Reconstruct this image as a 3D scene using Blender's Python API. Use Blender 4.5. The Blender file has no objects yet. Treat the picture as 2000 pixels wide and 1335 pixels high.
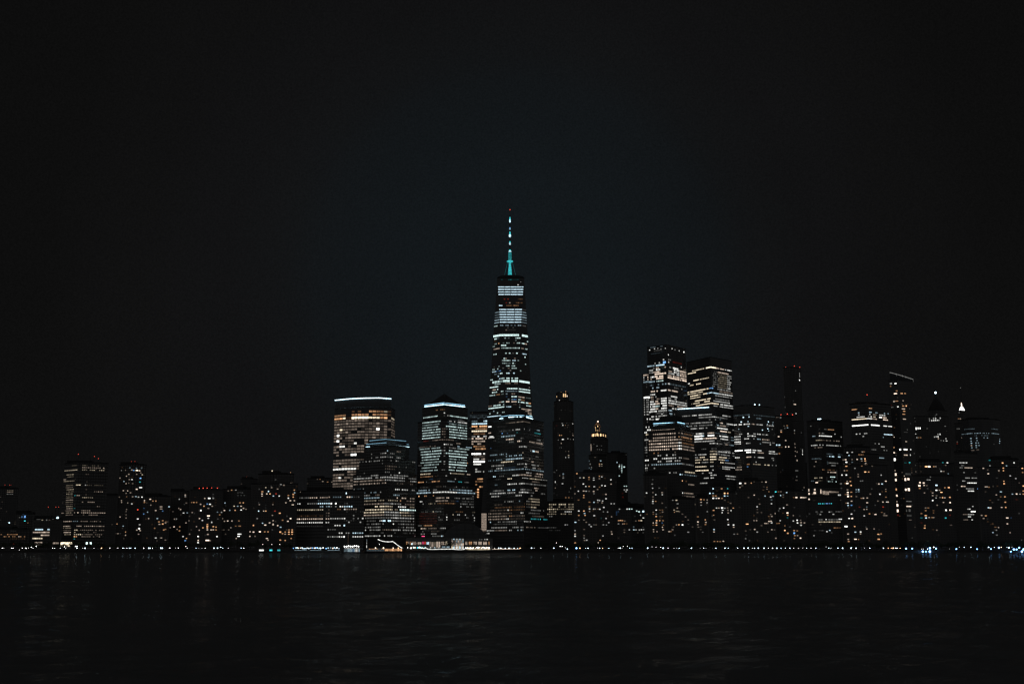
import bpy, math, random, re
from mathutils import Vector
rnd = random.Random(11)
sc = bpy.context.scene
COL = sc.collection

# ------------------------------------------------------------------ camera model (level river bank, tilted up)
F = 2219.0; CX = 1000.0; CY = 667.5; HORIZON = 1071.0; CAMZ = 4.7
TH = math.atan((HORIZON - CY) / F); CT, ST = math.cos(TH), math.sin(TH)
CAM = Vector((0, 0, CAMZ))
def ray(px, py):
    xc = (px - CX) / F; yc = (CY - py) / F
    return Vector((xc, CT - yc * ST, ST + yc * CT))
def W(px, py, Y):                                  # the point at distance Y across the river seen in direction px, py
    r = ray(px, py); return CAM + r * (Y / r.y)
def proj(P):
    d = P - CAM; f = d.y * CT + d.z * ST; u = -d.y * ST + d.z * CT
    return CX + F * d.x / f, CY - F * u / f
GZ = 2.5                                           # street level of the island
cam_data = bpy.data.cameras.new("camera"); cam = bpy.data.objects.new("camera", cam_data); COL.objects.link(cam)
cam.location = CAM; cam.rotation_euler = (math.radians(90) + TH, 0, 0)
cam_data.sensor_width = 36; cam_data.lens = F / 2000 * 36; cam_data.clip_start = 0.5; cam_data.clip_end = 60000
sc.camera = cam

# ------------------------------------------------------------------ materials
def new_mat(name):
    m = bpy.data.materials.new(name); m.use_nodes = True; nt = m.node_tree
    return m, nt, nt.nodes["Principled BSDF"]
def N(nt, t, **kw):
    n = nt.nodes.new(t)
    for k, v in kw.items(): setattr(n, k, v)
    return n
def math_node(nt, op, a, b=None):
    n = N(nt, "ShaderNodeMath", operation=op)
    for i, v in enumerate((a, b)):
        if v is None: continue
        if isinstance(v, (int, float)): n.inputs[i].default_value = v
        else: nt.links.new(v, n.inputs[i])
    return n.outputs[0]
def wall_mat(name, wall, glass, floor=3.8, bay=3.0, gf=0.6, gb=0.78, wr=0.7, gr=0.12):
    m, nt, b = new_mat(name); L = nt.links.new
    uv = N(nt, "ShaderNodeUVMap"); uv.uv_map = "metres"
    s = N(nt, "ShaderNodeSeparateXYZ"); L(uv.outputs[0], s.inputs[0])
    fu = math_node(nt, "FRACT", math_node(nt, "DIVIDE", s.outputs[0], bay))
    fv = math_node(nt, "FRACT", math_node(nt, "DIVIDE", s.outputs[1], floor))
    mask = math_node(nt, "MULTIPLY", math_node(nt, "LESS_THAN", fu, gb), math_node(nt, "LESS_THAN", fv, gf))
    no = N(nt, "ShaderNodeTexNoise"); no.inputs["Scale"].default_value = 0.07; no.inputs["Detail"].default_value = 5
    geo = N(nt, "ShaderNodeNewGeometry"); L(geo.outputs["Position"], no.inputs["Vector"])
    mr = N(nt, "ShaderNodeMapRange"); mr.inputs[3].default_value = 0.6; mr.inputs[4].default_value = 1.3; L(no.outputs[0], mr.inputs[0])
    vm = N(nt, "ShaderNodeVectorMath", operation="SCALE"); vm.inputs[0].default_value = wall; L(mr.outputs[0], vm.inputs["Scale"])
    mx = N(nt, "ShaderNodeMix", data_type="RGBA"); L(mask, mx.inputs[0]); L(vm.outputs[0], mx.inputs[6]); mx.inputs[7].default_value = (*glass, 1)
    L(mx.outputs[2], b.inputs["Base Color"])
    mf = N(nt, "ShaderNodeMix"); L(mask, mf.inputs[0]); mf.inputs[2].default_value = wr; mf.inputs[3].default_value = gr
    L(mf.outputs[0], b.inputs["Roughness"])
    b.inputs["Emission Color"].default_value = (1, .99, .97, 1)      # faint glow added to the panes to lift the dark facades
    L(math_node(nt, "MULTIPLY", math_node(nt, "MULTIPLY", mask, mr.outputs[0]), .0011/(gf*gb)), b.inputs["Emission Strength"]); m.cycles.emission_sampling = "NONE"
    return m
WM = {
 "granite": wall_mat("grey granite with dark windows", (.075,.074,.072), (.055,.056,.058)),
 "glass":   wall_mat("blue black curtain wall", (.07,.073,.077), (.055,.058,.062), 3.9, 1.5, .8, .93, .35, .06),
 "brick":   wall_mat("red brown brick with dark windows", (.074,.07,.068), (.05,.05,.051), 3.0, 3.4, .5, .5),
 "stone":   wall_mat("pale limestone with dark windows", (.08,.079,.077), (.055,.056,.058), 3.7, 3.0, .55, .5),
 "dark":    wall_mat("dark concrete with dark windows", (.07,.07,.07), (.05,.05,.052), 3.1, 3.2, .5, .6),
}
def plain_mat(name, col, rough=.7, metal=0.0, nscale=.6):
    m, nt, b = new_mat(name); L = nt.links.new
    no = N(nt, "ShaderNodeTexNoise"); no.inputs["Scale"].default_value = nscale; no.inputs["Detail"].default_value = 6
    geo = N(nt, "ShaderNodeNewGeometry"); L(geo.outputs["Position"], no.inputs["Vector"])
    mr = N(nt, "ShaderNodeMapRange"); mr.inputs[3].default_value = .55; mr.inputs[4].default_value = 1.4; L(no.outputs[0], mr.inputs[0])
    vm = N(nt, "ShaderNodeVectorMath", operation="SCALE"); vm.inputs[0].default_value = col; L(mr.outputs[0], vm.inputs["Scale"])
    L(vm.outputs[0], b.inputs["Base Color"]); b.inputs["Roughness"].default_value = rough; b.inputs["Metallic"].default_value = metal
    return m
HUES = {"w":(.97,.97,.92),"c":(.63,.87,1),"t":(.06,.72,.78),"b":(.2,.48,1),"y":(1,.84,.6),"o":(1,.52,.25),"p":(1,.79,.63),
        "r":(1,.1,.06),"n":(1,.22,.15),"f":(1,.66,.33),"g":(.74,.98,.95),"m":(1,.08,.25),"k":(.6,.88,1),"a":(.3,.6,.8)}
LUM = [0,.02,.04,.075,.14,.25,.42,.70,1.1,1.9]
_glow = {}
def glow(code, boost=1.0):
    key = (code, boost)
    if key in _glow: return _glow[key]
    h = HUES[code[0]]; s = LUM[int(code[1])] * boost
    m, nt, b = new_mat("lit_" + code + ("" if boost == 1 else "_x%g" % boost)); L = nt.links.new
    b.inputs["Base Color"].default_value = (.02,.02,.02,1); b.inputs["Roughness"].default_value = .2
    no = N(nt, "ShaderNodeTexNoise"); no.inputs["Scale"].default_value = .55; no.inputs["Detail"].default_value = 2
    geo = N(nt, "ShaderNodeNewGeometry"); L(geo.outputs["Position"], no.inputs["Vector"])
    mr = N(nt, "ShaderNodeMapRange"); mr.inputs[1].default_value = .3; mr.inputs[2].default_value = .7
    mr.inputs[3].default_value = .5*s; mr.inputs[4].default_value = 1.4*s; L(no.outputs[0], mr.inputs[0])
    L(mr.outputs[0], b.inputs["Emission Strength"]); b.inputs["Emission Color"].default_value = (*h, 1)
    m.cycles.emission_sampling = "NONE" if boost == 1 else "AUTO"
    _glow[key] = m; return m
M_ROOF = plain_mat("dark roofing", (.05,.05,.05), .9)
M_METAL = plain_mat("dark painted steel", (.06,.065,.07), .45, .6)
M_BARK = plain_mat("bark", (.05,.038,.028), .95, 0, 3)
M_LEAF = plain_mat("dark summer leaves", (.045,.065,.03), .8, 0, 1.5)
M_STONE = plain_mat("wet seawall stone", (.10,.095,.09), .8, 0, .8)
M_GROUND = plain_mat("dark paving", (.06,.06,.06), .9, 0, .05)
M_HULL = plain_mat("dark hull paint", (.03,.04,.06), .4)
M_WHITE = plain_mat("white painted metal", (.6,.6,.6), .5)
M_CREAM = plain_mat("cream wall lit from inside", (.4,.36,.32), .6)

# ------------------------------------------------------------------ object helpers
def empty(name, loc, label=None, cat=None, group=None):
    o = bpy.data.objects.new(name, None); COL.objects.link(o); o.location = loc
    if label: o["label"] = label
    if cat: o["category"] = cat
    if group: o["group"] = group
    return o
def tag(o, label, cat, group=None):
    o["label"] = label; o["category"] = cat
    if group: o["group"] = group
    return o
class MB:                                          # collects faces in world space, builds ONE mesh object
    def __init__(s): s.v=[]; s.f=[]; s.m=[]; s.uv=[]
    def face(s, pts, mi=0, uv=None):
        i=len(s.v); s.v += [Vector(p) for p in pts]; s.f.append(tuple(range(i,i+len(pts)))); s.m.append(mi); s.uv.append(uv)
    def box(s, c, d, mi=0, rz=0.0):
        cx,cy,cz=c; hx,hy,hz=d[0]/2,d[1]/2,d[2]/2; ca,sa=math.cos(rz),math.sin(rz)
        P=[Vector((cx+x*ca-y*sa, cy+x*sa+y*ca, cz+z)) for z in (-hz,hz) for (x,y) in ((-hx,-hy),(hx,-hy),(hx,hy),(-hx,hy))]
        for q in ((0,1,5,4),(1,2,6,5),(2,3,7,6),(3,0,4,7),(4,5,6,7),(3,2,1,0)): s.face([P[k] for k in q],mi)
    def bar(s, a, b, t, mi=0, t2=None, n=6):
        a=Vector(a); b=Vector(b); d=(b-a)
        if d.length<1e-6: return
        d.normalize(); up=Vector((0,0,1)) if abs(d.z)<.9 else Vector((1,0,0)); x=d.cross(up).normalized(); y=x.cross(d)
        t2=t if t2 is None else t2
        A=[a+(x*math.cos(2*math.pi*k/n)+y*math.sin(2*math.pi*k/n))*t for k in range(n)]
        B=[b+(x*math.cos(2*math.pi*k/n)+y*math.sin(2*math.pi*k/n))*t2 for k in range(n)]
        for k in range(n): s.face([A[k],A[(k+1)%n],B[(k+1)%n],B[k]],mi)
        s.face(list(reversed(A)),mi); s.face(B,mi)
    def lathe(s, c, prof, n=16, mi=0, sy=1.0):
        c=Vector(c); R=[[c+Vector((r*math.cos(2*math.pi*k/n), sy*r*math.sin(2*math.pi*k/n), z)) for k in range(n)] for r,z in prof]
        for a,b in zip(R,R[1:]):
            for k in range(n): s.face([a[k],a[(k+1)%n],b[(k+1)%n],b[k]],mi)
        s.face(list(reversed(R[0])),mi); s.face(R[-1],mi)
    def ball(s, c, r, mi=0, n=8):
        s.lathe(c, [(max(.02*r,r*math.sin(math.pi*k/6)), -r*math.cos(math.pi*k/6)) for k in range(7)], n, mi)
    def build(s, name, mats, parent=None, origin=None):
        if not isinstance(mats,(list,tuple)): mats=[mats]
        base=Vector((0,0,0)); q=parent
        while q is not None: base+=Vector(q.location); q=q.parent
        if origin is None: origin=base if parent is not None else sum(s.v,Vector((0,0,0)))/len(s.v)
        me=bpy.data.meshes.new(name); me.from_pydata([tuple(p-origin) for p in s.v],[],s.f)
        for m in mats: me.materials.append(m)
        for p,mi in zip(me.polygons,s.m): p.material_index=mi
        if any(u is not None for u in s.uv):
            ul=me.uv_layers.new(name="metres")
            for p,u in zip(me.polygons,s.uv):
                for j,li in enumerate(p.loop_indices): ul.data[li].uv = u[j] if u else (0,0)
        me.update()
        o=bpy.data.objects.new(name,me); COL.objects.link(o)
        if parent is not None:
            o.parent=parent; o.location=origin-base
        else: o.location=origin
        return o

# ------------------------------------------------------------------ zoomed reading frames of the survey (origin x, origin y, scale)
VW = dict(A=(640,760,11.111),B=(640,860,11.111),C=(640,970,11.111),D=(800,760,11.111),E=(800,870,11.111),F=(800,970,11.111),
 G=(940,530,11.125),H=(930,640,13.35),I=(930,730,12.1375),J=(930,840,12.1375),K=(930,940,8.9),L=(1060,750,8.9),M=(1060,890,6.675),
 N=(1240,660,8.9),O=(1240,790,8.9),P=(1240,930,8.345),Q=(1410,700,6.675),R=(1410,890,6.675),S=(1570,720,7.415),T=(1570,890,6.675),
 U=(1730,720,7.4074),V=(1730,890,6.674),W=(0,820,4.768),X=(320,820,4.768),Y=(960,400,8.9))
def PX(v,x,y): ox,oy,s=VW[v]; return ox+x/s, oy+y/s

class Facet:
    def __init__(s,A0,A1,B0,B1):
        s.A0,s.A1,s.B0,s.B1=map(Vector,(A0,A1,B0,B1)); s.z0=s.A0.z; s.z1=s.B0.z
        d=(s.A1-s.A0) if (s.A1-s.A0).length>(s.B1-s.B0).length else (s.B1-s.B0); s.d=d.normalized()
        mid=((s.B0+s.B1)-(s.A0+s.A1)); mid-=s.d*mid.dot(s.d); s.up=mid.normalized(); s.n=s.d.cross(s.up).normalized()
    def seg(s,z):
        t=(z-s.z0)/(s.z1-s.z0); return s.A0.lerp(s.B0,t), s.A1.lerp(s.B1,t)
    def hit(s,px,py):
        r=ray(px,py); den=r.dot(s.n)
        if den>-1e-5: return None
        P=CAM+r*((s.A0-CAM).dot(s.n)/den); zc=min(max(P.z,s.z0),s.z1); L,R=s.seg(zc)
        u=(P-L).dot(s.d); w=(R-L).dot(s.d); out=max(0,-u,u-w)+max(0,s.z0-P.z,P.z-s.z1)
        return out,P
def cast(facets,px,py):
    best=None
    for f in facets:
        h=f.hit(px,py)
        if h is None: continue
        key=(round(h[0],1), (h[1]-CAM).length)
        if best is None or key<best[0]: best=(key,f,h[1])
    return best[1],best[2],best[0][0]

SEG=re.compile(r"(-?\d+)-(-?\d+)([a-z])(\d)(?:~(\d))?")
def parse_rows(txt):
    out=[]
    for ln in txt.replace("\n",";").split(";"):
        if ":" not in ln: continue
        y,rest=ln.split(":",1)
        out.append((float(y),[(float(a),float(b),c,int(n),(int(p)/10 if p else .97)) for a,b,c,n,p in SEG.findall(rest)]))
    return out

ALLB={}
def building(name,label,cat,tiers,mat="dark",rows=(),pts=(),fill=None,bay=3.0,wh=2.1,gap=.18,beacons=(),strips=(),plant=True,group=None,thick=40,facets_extra=(),root=None,wsize=(2.0,1.2)):
    """tiers: (front polyline [(px,depth)...], y the px were read at, (px,py) of the top edge)"""
    if root is None:
        fx0=[W(p,tiers[0][1],d) for p,d in tiers[0][0]]
        root=empty(name,Vector((sum(p.x for p in fx0)/len(fx0), sum(p.y for p in fx0)/len(fx0)+thick/2, GZ)),label,cat,group)
    base=Vector(root.location)
    facets=list(facets_extra); z0=GZ
    for ti,(front,yr,top) in enumerate(tiers):
        q=[W(p,yr,d) for p,d in front]
        px,py=top; dtop=min(front,key=lambda a:abs(a[0]-px))[1]; z1=W(px,py,dtop).z
        th=thick*(1-.12*ti); pts2=[(p.x,p.y) for p in q]; r=Vector((q[-1].x,q[-1].y)); l=Vector((q[0].x,q[0].y))
        by=max(p.y for p in q)+th
        br=r.x*by/r.y; bl=l.x*by/l.y; poly=pts2+[(br-4 if r.x>0 else br-7,by),(bl+7 if l.x>0 else bl+4,by)]
        mb=MB(); n=len(poly); u=0
        for k in range(n):
            a=poly[k]; b=poly[(k+1)%n]; w=math.hypot(b[0]-a[0],b[1]-a[1])
            mb.face([(a[0],a[1],z0),(b[0],b[1],z0),(b[0],b[1],z1),(a[0],a[1],z1)],0,[(u,z0),(u+w,z0),(u+w,z1),(u,z1)]); u+=w
        mb.face([(a[0],a[1],z1) for a in poly],1,[(0,0)]*n)
        pw=MB()                                   # parapet ledge round the tier
        for k in range(n):
            a=Vector((*poly[k],z1)); b=Vector((*poly[(k+1)%n],z1)); pw.bar(a+Vector((0,0,.5)),b+Vector((0,0,.5)),.55,0,n=4)
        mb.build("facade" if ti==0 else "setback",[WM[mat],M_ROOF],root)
        pw.build("parapet",M_METAL,root)
        for a,b in zip(q,q[1:]):
            facets.append(Facet((a.x,a.y,z0),(b.x,b.y,z0),(a.x,a.y,z1),(b.x,b.y,z1)))
        z0=z1; lastpoly=poly
    if plant and tiers:
        cx=sum(p[0] for p in lastpoly)/len(lastpoly); cy=sum(p[1] for p in lastpoly)/len(lastpoly)
        wx=max(p[0] for p in lastpoly)-min(p[0] for p in lastpoly); mb=MB()
        mb.box((cx-wx*.08,cy,z0+2.4),(wx*.42,14,4.8)); mb.box((cx+wx*.22,cy,z0+1.4),(wx*.2,9,2.8)); mb.bar((cx+wx*.1,cy,z0+2),(cx+wx*.1,cy,z0+9),.2)
        mb.build("rooftop_plant",M_ROOF,root)
    wins=[]; used=[]
    def add(f,P,w,h,code,n):
        n=max(1,min(9,n))
        for (g,x,y,ww,hh) in used[-400:]:
            if g is f and abs(x-P.dot(f.d))<(w+ww)*.42 and abs(y-P.z)<(h+hh)*.42: return
        used.append((f,P.dot(f.d),P.z,w,h))
        C=P+f.n*(.12+.1*rnd.random())
        q=[C-f.d*w/2-f.up*h/2, C+f.d*w/2-f.up*h/2, C+f.d*w/2+f.up*h/2, C-f.d*w/2+f.up*h/2]
        dist=(C-CAM).length
        wins.append((w*h/dist/dist*(.2+LUM[n]),q,C,code+str(n)))
    for blk in rows:
        v,xr,txt=blk[0],blk[1],blk[2]; o=blk[3] if len(blk)>3 else {}; hk=.86 if o.get("wh",wh)>=2.4 else .68
        s=VW[v][2]; by=o.get("bay",bay); hh=o.get("wh",wh); gp=o.get("gap",gap)
        for y,segs in parse_rows(txt):
            f0,P0,_=cast(facets,*PX(v,xr,y)); z=P0.z
            for f in facets:
                if not (f.z0<=z<=f.z1): continue
                L,R=f.seg(z); wd=(R-L).dot(f.d); nc=int(wd/by+.35)
                if nc<1: continue
                bw=wd/nc
                for k in range(nc):
                    P=L+f.d*(bw*(k+.5)); half=bw*abs(f.d.x)*F/P.y*s/2; zx=(proj(P)[0]-VW[v][0])*s
                    for a,b,c,n,p in segs:
                        if a<=zx<=b or abs((a+b)/2-zx)<=half:
                            if rnd.random()>p: break
                            nn=n+rnd.choice((0,0,0,0,-1,0,1,-1)) if n<8 else n
                            add(f,P,bw*(1-gp),hh*hk*(1.25 if n==9 else 1),c,nn); break
    for v,txt in pts:
        s=VW[v][2]
        for it in txt.replace("\n"," ").split(","):
            t=it.split()
            if len(t)<3: continue
            x,y=float(t[0]),float(t[1]); px,py=PX(v,x,y); f,P,out=cast(facets,px,py)
            m=P.y/F
            w,h=wsize
            if len(t)>3: w=max(1.1,float(t[3])/s*m*.67/max(.45,abs(f.d.x))); h=max(.9,float(t[4])/s*m*.62) if len(t)>4 else h
            L,R=f.seg(min(max(P.z,f.z0+1),f.z1-.8)); wd=(R-L).dot(f.d); u=min(max((P-L).dot(f.d),w/2+.2),max(w/2+.2,wd-w/2-.2))
            P=L+f.d*u; w*=rnd.uniform(.78,1.12); h*=rnd.uniform(.85,1.15)
            add(f,P,w,h,t[2][0],int(t[2][1]))
    if fill:
        dens,codes,zlo,nmax=fill
        for f in facets:
            nf=int((f.z1-f.z0)/3.3); 
            for i in range(nf):
                z=f.z0+3.3*(i+.6)
                if z<zlo or z>f.z1-1.5: continue
                L,R=f.seg(z); wd=(R-L).dot(f.d); nc=int(wd/3.2)
                for k in range(nc):
                    if rnd.random()<dens*.6: add(f,L+f.d*(wd/nc*(k+.5)),1.8,1.3,rnd.choice(codes),rnd.randint(1,nmax))
    wins.sort(key=lambda a:-a[0])
    for _,q,C,code in wins[:100]:
        mb=MB(); mb.face(q); mb.build("window",glow(code),root,origin=C)
    if len(wins)>100:
        mb=MB(); codes=sorted({w[3] for w in wins[100:]})
        for _,q,C,code in wins[100:]: mb.face(q,codes.index(code))
        o=mb.build("windows",[glow(c) for c in codes],root); o["kind"]="stuff"
    for v,x,y,code,*r in beacons:
        px,py=PX(v,x,y); f,P,_=cast(facets,px,py); P=P-f.n*4; rr=(r[0] if r else 1.0)*(.72 if code[0] in "ro" else 1)
        mb=MB(); zt=min(z0,P.z-rr); mb.bar((P.x,P.y,zt-2),(P.x,P.y,P.z-rr*.6),.22,0); mb.ball(P,rr,1); mb.build("beacon",[M_METAL,glow(code,2.2)],root)
    for v,line,code,t in strips:
        mb=MB(); Q=[]
        for x,y in line:
            f,P,_=cast(facets,*PX(v,x,y)); Q.append(P+f.n*.9)
        for a,b in zip(Q,Q[1:]):
            mb.bar(a,b,t,0,n=4)
        mb.build("light_strip",glow(code,1.5),root)
    ALLB[name+label]=(root,facets,len(wins)); return root,facets

# ================================================================== THE CITY: downtown blocks, read row by row
building("office_tower","broad curved office tower with amber floors and a white light line along its rim","office tower",
 [([(653,1590),(675,1577),(698,1570),(720,1568),(742,1570),(764,1574),(771.5,1602)],823,(720,796)),
  ([(655,1592),(676,1580),(698,1573),(720,1571),(742,1573),(763.5,1578)],800,(720,777.8))],mat="glass",bay=5.0,wh=2.7,gap=.12,
 rows=[("A",870,"""475:540-770o4~8 880-1110o6 1120-1190o4 1200-1280y5 1290-1370o2;545:160-390o5 540-1190o6 1200-1300o6 1300-1360o2
610:160-300o7 340-400y7 400-530o2 540-860y9 860-1110y8 1110-1300o7 1340-1450y6;672:160-930p4 940-1190p2 1200-1340p4 1360-1450p3
733:160-1110p4 1120-1280p2 1360-1450p3;795:160-770p4 780-930p2 940-1100p4 1110-1190p2 1200-1320p4 1360-1450p2
857:160-260p4 260-330y8 330-680p4 690-760p2 770-1020p4 1025-1105w9 1110-1190p2 1200-1340p4 1360-1450p3
918:160-450p4 450-600p2 610-1100p4 1120-1190p2 1200-1270p4 1360-1450p3;980:150-200p3 200-265w9 270-440p2 455-1330p4 1360-1450p3
1040:150-340p4 390-1010p4 1020-1340p2;1100:150-190p3 225-260w9 300-520p2 530-600p4 765-920p4;1163:250-380p4 550-600w8 770-835p4 400-540p2"""),
 ("B",400,"""125:140-240p4 275-385w8 450-520p4 600-835p4;185:145-190p4 250-760p4;245:140-240p4 310-760p4;310:190-240p4 520-600w9 380-500p2
425:140-750p4;487:130-670p4;555:130-235p4 310-670p4;612:130-590w8 600-660p2;675:440-590p4;735:130-360p4 440-590p4;800:130-250p4 260-360w8~6 360-580p4
860:130-570p4;930:130-570p4;985:130-570p4;1035:360-560p3;1090:130-560p2;1150:130-560p2""")],
 strips=[("A",[(165,238),(420,212),(640,196),(870,190),(1110,186),(1375,206)],"k9",.6)],plant=False)

building("office_tower","stepped granite office block with three pale blue crown lines before the curved amber tower","office tower",
 [([(691,1470),(755,1430),(813.5,1470)],930,(755,924)),([(701,1474),(755,1442),(811,1478)],915,(755,896)),
  ([(715.5,1478),(755,1453),(799,1484)],885,(755,869.5)),([(718,1482),(755,1459),(796,1487)],870,(755,864)),([(723,1486),(755,1466),(791,1490)],862,(755,857.5))],
 mat="granite",bay=2.9,wh=2.2,gap=.42,plant=False,thick=44,
 rows=[("B",1262,"""218:1280-1320c6 1500-1590p4;270:950-980w3 1150-1200w4 1220-1290w6 1340-1490w4~6;350:920-970w4 1010-1110w4~7 1140-1260w5 1270-1330w3 1360-1430w4 1480-1640w5~8
425:690-790w4~7 820-1140w4~8 1170-1200w4 1320-1590w5~8 1650-1750w5~7 1790-1910w3~8;490:1170-1200w3 1380-1440w1;550:1255-1490p3 1530-1560w2 1670-1720w3
610:1255-1460p3;680:780-810w4 1255-1340w4~7 1530-1570w8 1820-1850w4;740:630-760w3~6 940-1100w5 1340-1380w5 1420-1750w5
790:570-980w6~9 1040-1110w6 1140-1270w6 1290-1680w6~9 1760-1910w4~8;850:570-1230p5 1250-1680w5 1780-1910w5;915:570-1280p5 1510-1670p3~7 1790-1850p3
1020:560-580w4 640-720c2 780-800w5;1045:1460-1760w7 1780-1910w5~7;1110:630-810c4 910-1060c5~8 1150-1170w4;1170:720-930w5 980-1170p4~7 1400-1560c5
1230:720-1130c6 1460-1700p6~8 1790-1900p4;1290:750-1220y5~9 1320-1530y5 1570-1600o6 1690-1900p4"""),
 ("C",1262,"""140:680-710w7 740-1220p5 1240-1600w5 1680-1900p4;200:720-735w3 940-1220y8 1240-1410y7 1530-1700w8 1790-1900y5
265:720-1230y7 1240-1410y7 1460-1520y5 1560-1780g9 1790-1910g8;325:720-1230y7 1240-1570w6 1570-1780y6 1790-1880w4~6;385:720-1230p6 1240-1600w6 1600-1820y5 1820-1880w3
447:810-1380w4 915-945p9 1050-1080p9 1175-1205p9 1300-1335p9 1390-1890w6;512:820-1100w3~7 1140-1170w7 1200-1270c9 1290-1360c9 1380-1880w4
580:830-1160w4 1210-1230w5 1425-1450w8 1530-1880w4;650:820-1160w4 1640-1880w5 1530-1640w2;710:820-850w6 920-1160w5 1200-1400p4 1420-1600w6 1610-1990w5
775:920-1000w1 1150-1260w3~6 1430-1480w3 1600-1900w2~4;840:810-1160w6 1200-1260w7 1290-1390w6 1640-1800w4~5 1860-1900w3;910:1850-1900w6""")],
 strips=[("A",[(840,1248),(1278,1212),(1390,1222)],"k8",.45),("A",[(1420,1222),(1760,1250)],"k8",.45),("A",[(850,1190),(1278,1155),(1385,1163)],"a6",.35),
  ("A",[(1425,1165),(1750,1195)],"a6",.35),("A",[(920,1115),(1278,1080),(1690,1122)],"a6",.35)])

building("office_block","wide low office block with rows of pale windows beside the stepped granite block","office block",
 [([(575,1436),(640,1422),(711,1416)],1000,(640,958)),],mat="granite",bay=2.8,wh=2.1,gap=.4,thick=30,
 rows=[("X",1500,"""720:1260-1350w3 1355-1540p6;748:1440-1540c2;775:1230-1275w7 1340-1430w4 1435-1540c8;803:1450-1540c6~9;833:1230-1480y6 1520-1540p3
865:1500-1540p4;890:1230-1480o2 1500-1540p3;918:1230-1480p7 1510-1540p6;952:1225-1480w7 1510-1540w6;1018:1530-1545w5;985:1225-1480w1"""),
 ("C",300,"""140:0-50w5 50-95w9 150-200w9 370-450w2;205:0-210w5~8 240-330w7 365-580c8;265:180-310o4 365-400w8 420-620p5;340:0-30w4;400:0-30w4 540-560w5
465:0-320w6 355-395w8 520-600w5 640-670w4 720-790w7;545:435-460w6 720-740w6 0-30w4;615:135-310w7 355-390c9;705:0-30w6 30-170w3;780:230-310w7 360-460w5 515-780c7~9
860:0-220w5 230-310w7 350-390w9 515-780w7;0:0-40p5 100-290c4 415-500p8 515-530c6 560-680w2;320:355-780w1~5;510:355-780w1~5""")],
 pts=[("B","405 1140 c9 26 50"),("X","1275 582 p5 10 10,1272 640 t8 12 22")])

building("office_tower","square office tower under a dark pyramid roof with a double blue crown line","office tower",
 [([(811,1482),(868,1446),(928,1484)],1000,(868,946)),([(815,1484),(862,1452),(874,1452),(921,1486)],900,(868,820)),([(824,1488),(859,1459),(876,1459),(913,1490)],850,(868,793.5)),
  ([(829.5,1492),(868,1462),(907.5,1494)],795,(868,785.4))],mat="granite",bay=2.2,wh=1.9,gap=.3,plant=False,thick=46,
 rows=[("D",755,"""568:300-610g7 740-790w3 800-880w4 885-1250g7;437:560-610o4 660-790o4 1050-1070r2;510:735-765w6;645:1050-1190w5;683:280-665g7 845-1020w7~8 1040-1250w7
741:280-660g5 850-1010g5 1040-1250g5;797:280-630g7 805-1010g8 1040-1245g7;855:280-660g7 690-790p3 800-830w3 845-1250g7;912:280-660g7 690-790p3 845-1250g7
970:280-660g7 690-790p3 845-1250g7;1030:280-660g7 730-770p3 845-1020g7 1040-1250g7;1090:305-430r3 500-960p4;1150:1000-1120p5;1190:730-760w8 770-950w5
1215:1040-1100c6 1190-1360c6 210-560p3;1260:210-660g6 740-780w3 860-1020w4 1040-1290g6"""),
 ("E",755,"""100:240-690g7 690-800w4 845-1245g7;160:235-690g7 740-760w3 800-1270g7;220:270-660g7 740-760w4 845-1240g8;280:270-650g6 845-1240g6
340:250-680g6 735-760w6 845-1230g7 1230-1270o6;395:300-650g6 200-260w3 735-755w4 840-1240g8;455:270-580g6 840-870w8 870-1240g6;520:240-620g6 690-760w3 845-1240g7
590:235-450y7 860-890w7 890-1180y5 1250-1310p6;650:235-520o5 560-580o3 795-815w6;710:420-520b3 990-1010w5;765:180-300o7 350-370w4 490-650o6 820-980c5 1065-1130t6 1190-1310w3~5"""),
 ("E",755,"""880:130-400w2 560-700p2 730-800w3 1000-1330w3~5;945:180-430c6 490-610w4 860-1020c5 1040-1350c6;1000:125-470c7 490-1020w8 1040-1420c7;1070:180-205o7 305-370o7 490-540o6 1370-1390w4
1125:580-860p6 970-1410w4~8;1190:210-270w7 580-830p6 830-1000p2 1010-1060b3 1140-1400w2;1245:280-370w5~6 420-560y5~7 590-1000o4 1100-1400w4~7""",dict(bay=2.6,wh=2.2,gap=.42)),
 ("F",755,"""195:1100-1130w6 1240-1420w4~6;310:240-420w3~6 490-520y6 560-700w3 980-1160o3 1360-1420y4;375:780-820w2 935-960y6 1040-1095w6 1195-1225w7 1360-1390w4
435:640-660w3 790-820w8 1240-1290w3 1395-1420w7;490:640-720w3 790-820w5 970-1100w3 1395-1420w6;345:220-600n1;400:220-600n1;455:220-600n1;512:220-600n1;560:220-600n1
610:180-260w3 300-480o6;675:230-360p6 390-600p4 640-770w5;740:270-290w4 450-640p2;795:240-320w4 470-580w5;845:500-700w4 690-720c8 730-760w5;910:90-150w7 235-260g7 380-395w4 735-790w6""",dict(bay=2.6,wh=2.2,gap=.42))],  # red light on the lower facade painted as rows of dim red panes
 pts=[("F","295 850 m9 110 22")],
 strips=[("D",[(335,376),(755,328),(1190,380)],"k9",.5),("D",[(335,342),(755,292),(1185,345)],"a8",.35)])
_r=[r for k,r in ALLB.items() if "pyramid roof" in k][0]
mb=MB(); zb=W(868,785.4,1462).z
_q=[W(833,795,1496),W(868,795,1468),W(904,795,1498),W(870,795,1534)]; _ap=W(868,768.5,1496)
for a,b in zip(_q,_q[1:]+_q[:1]): mb.face([(a.x,a.y,zb+.4),(b.x,b.y,zb+.4),tuple(_ap)],0)
mb.build("pyramid_roof",M_ROOF,_r[0])

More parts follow.
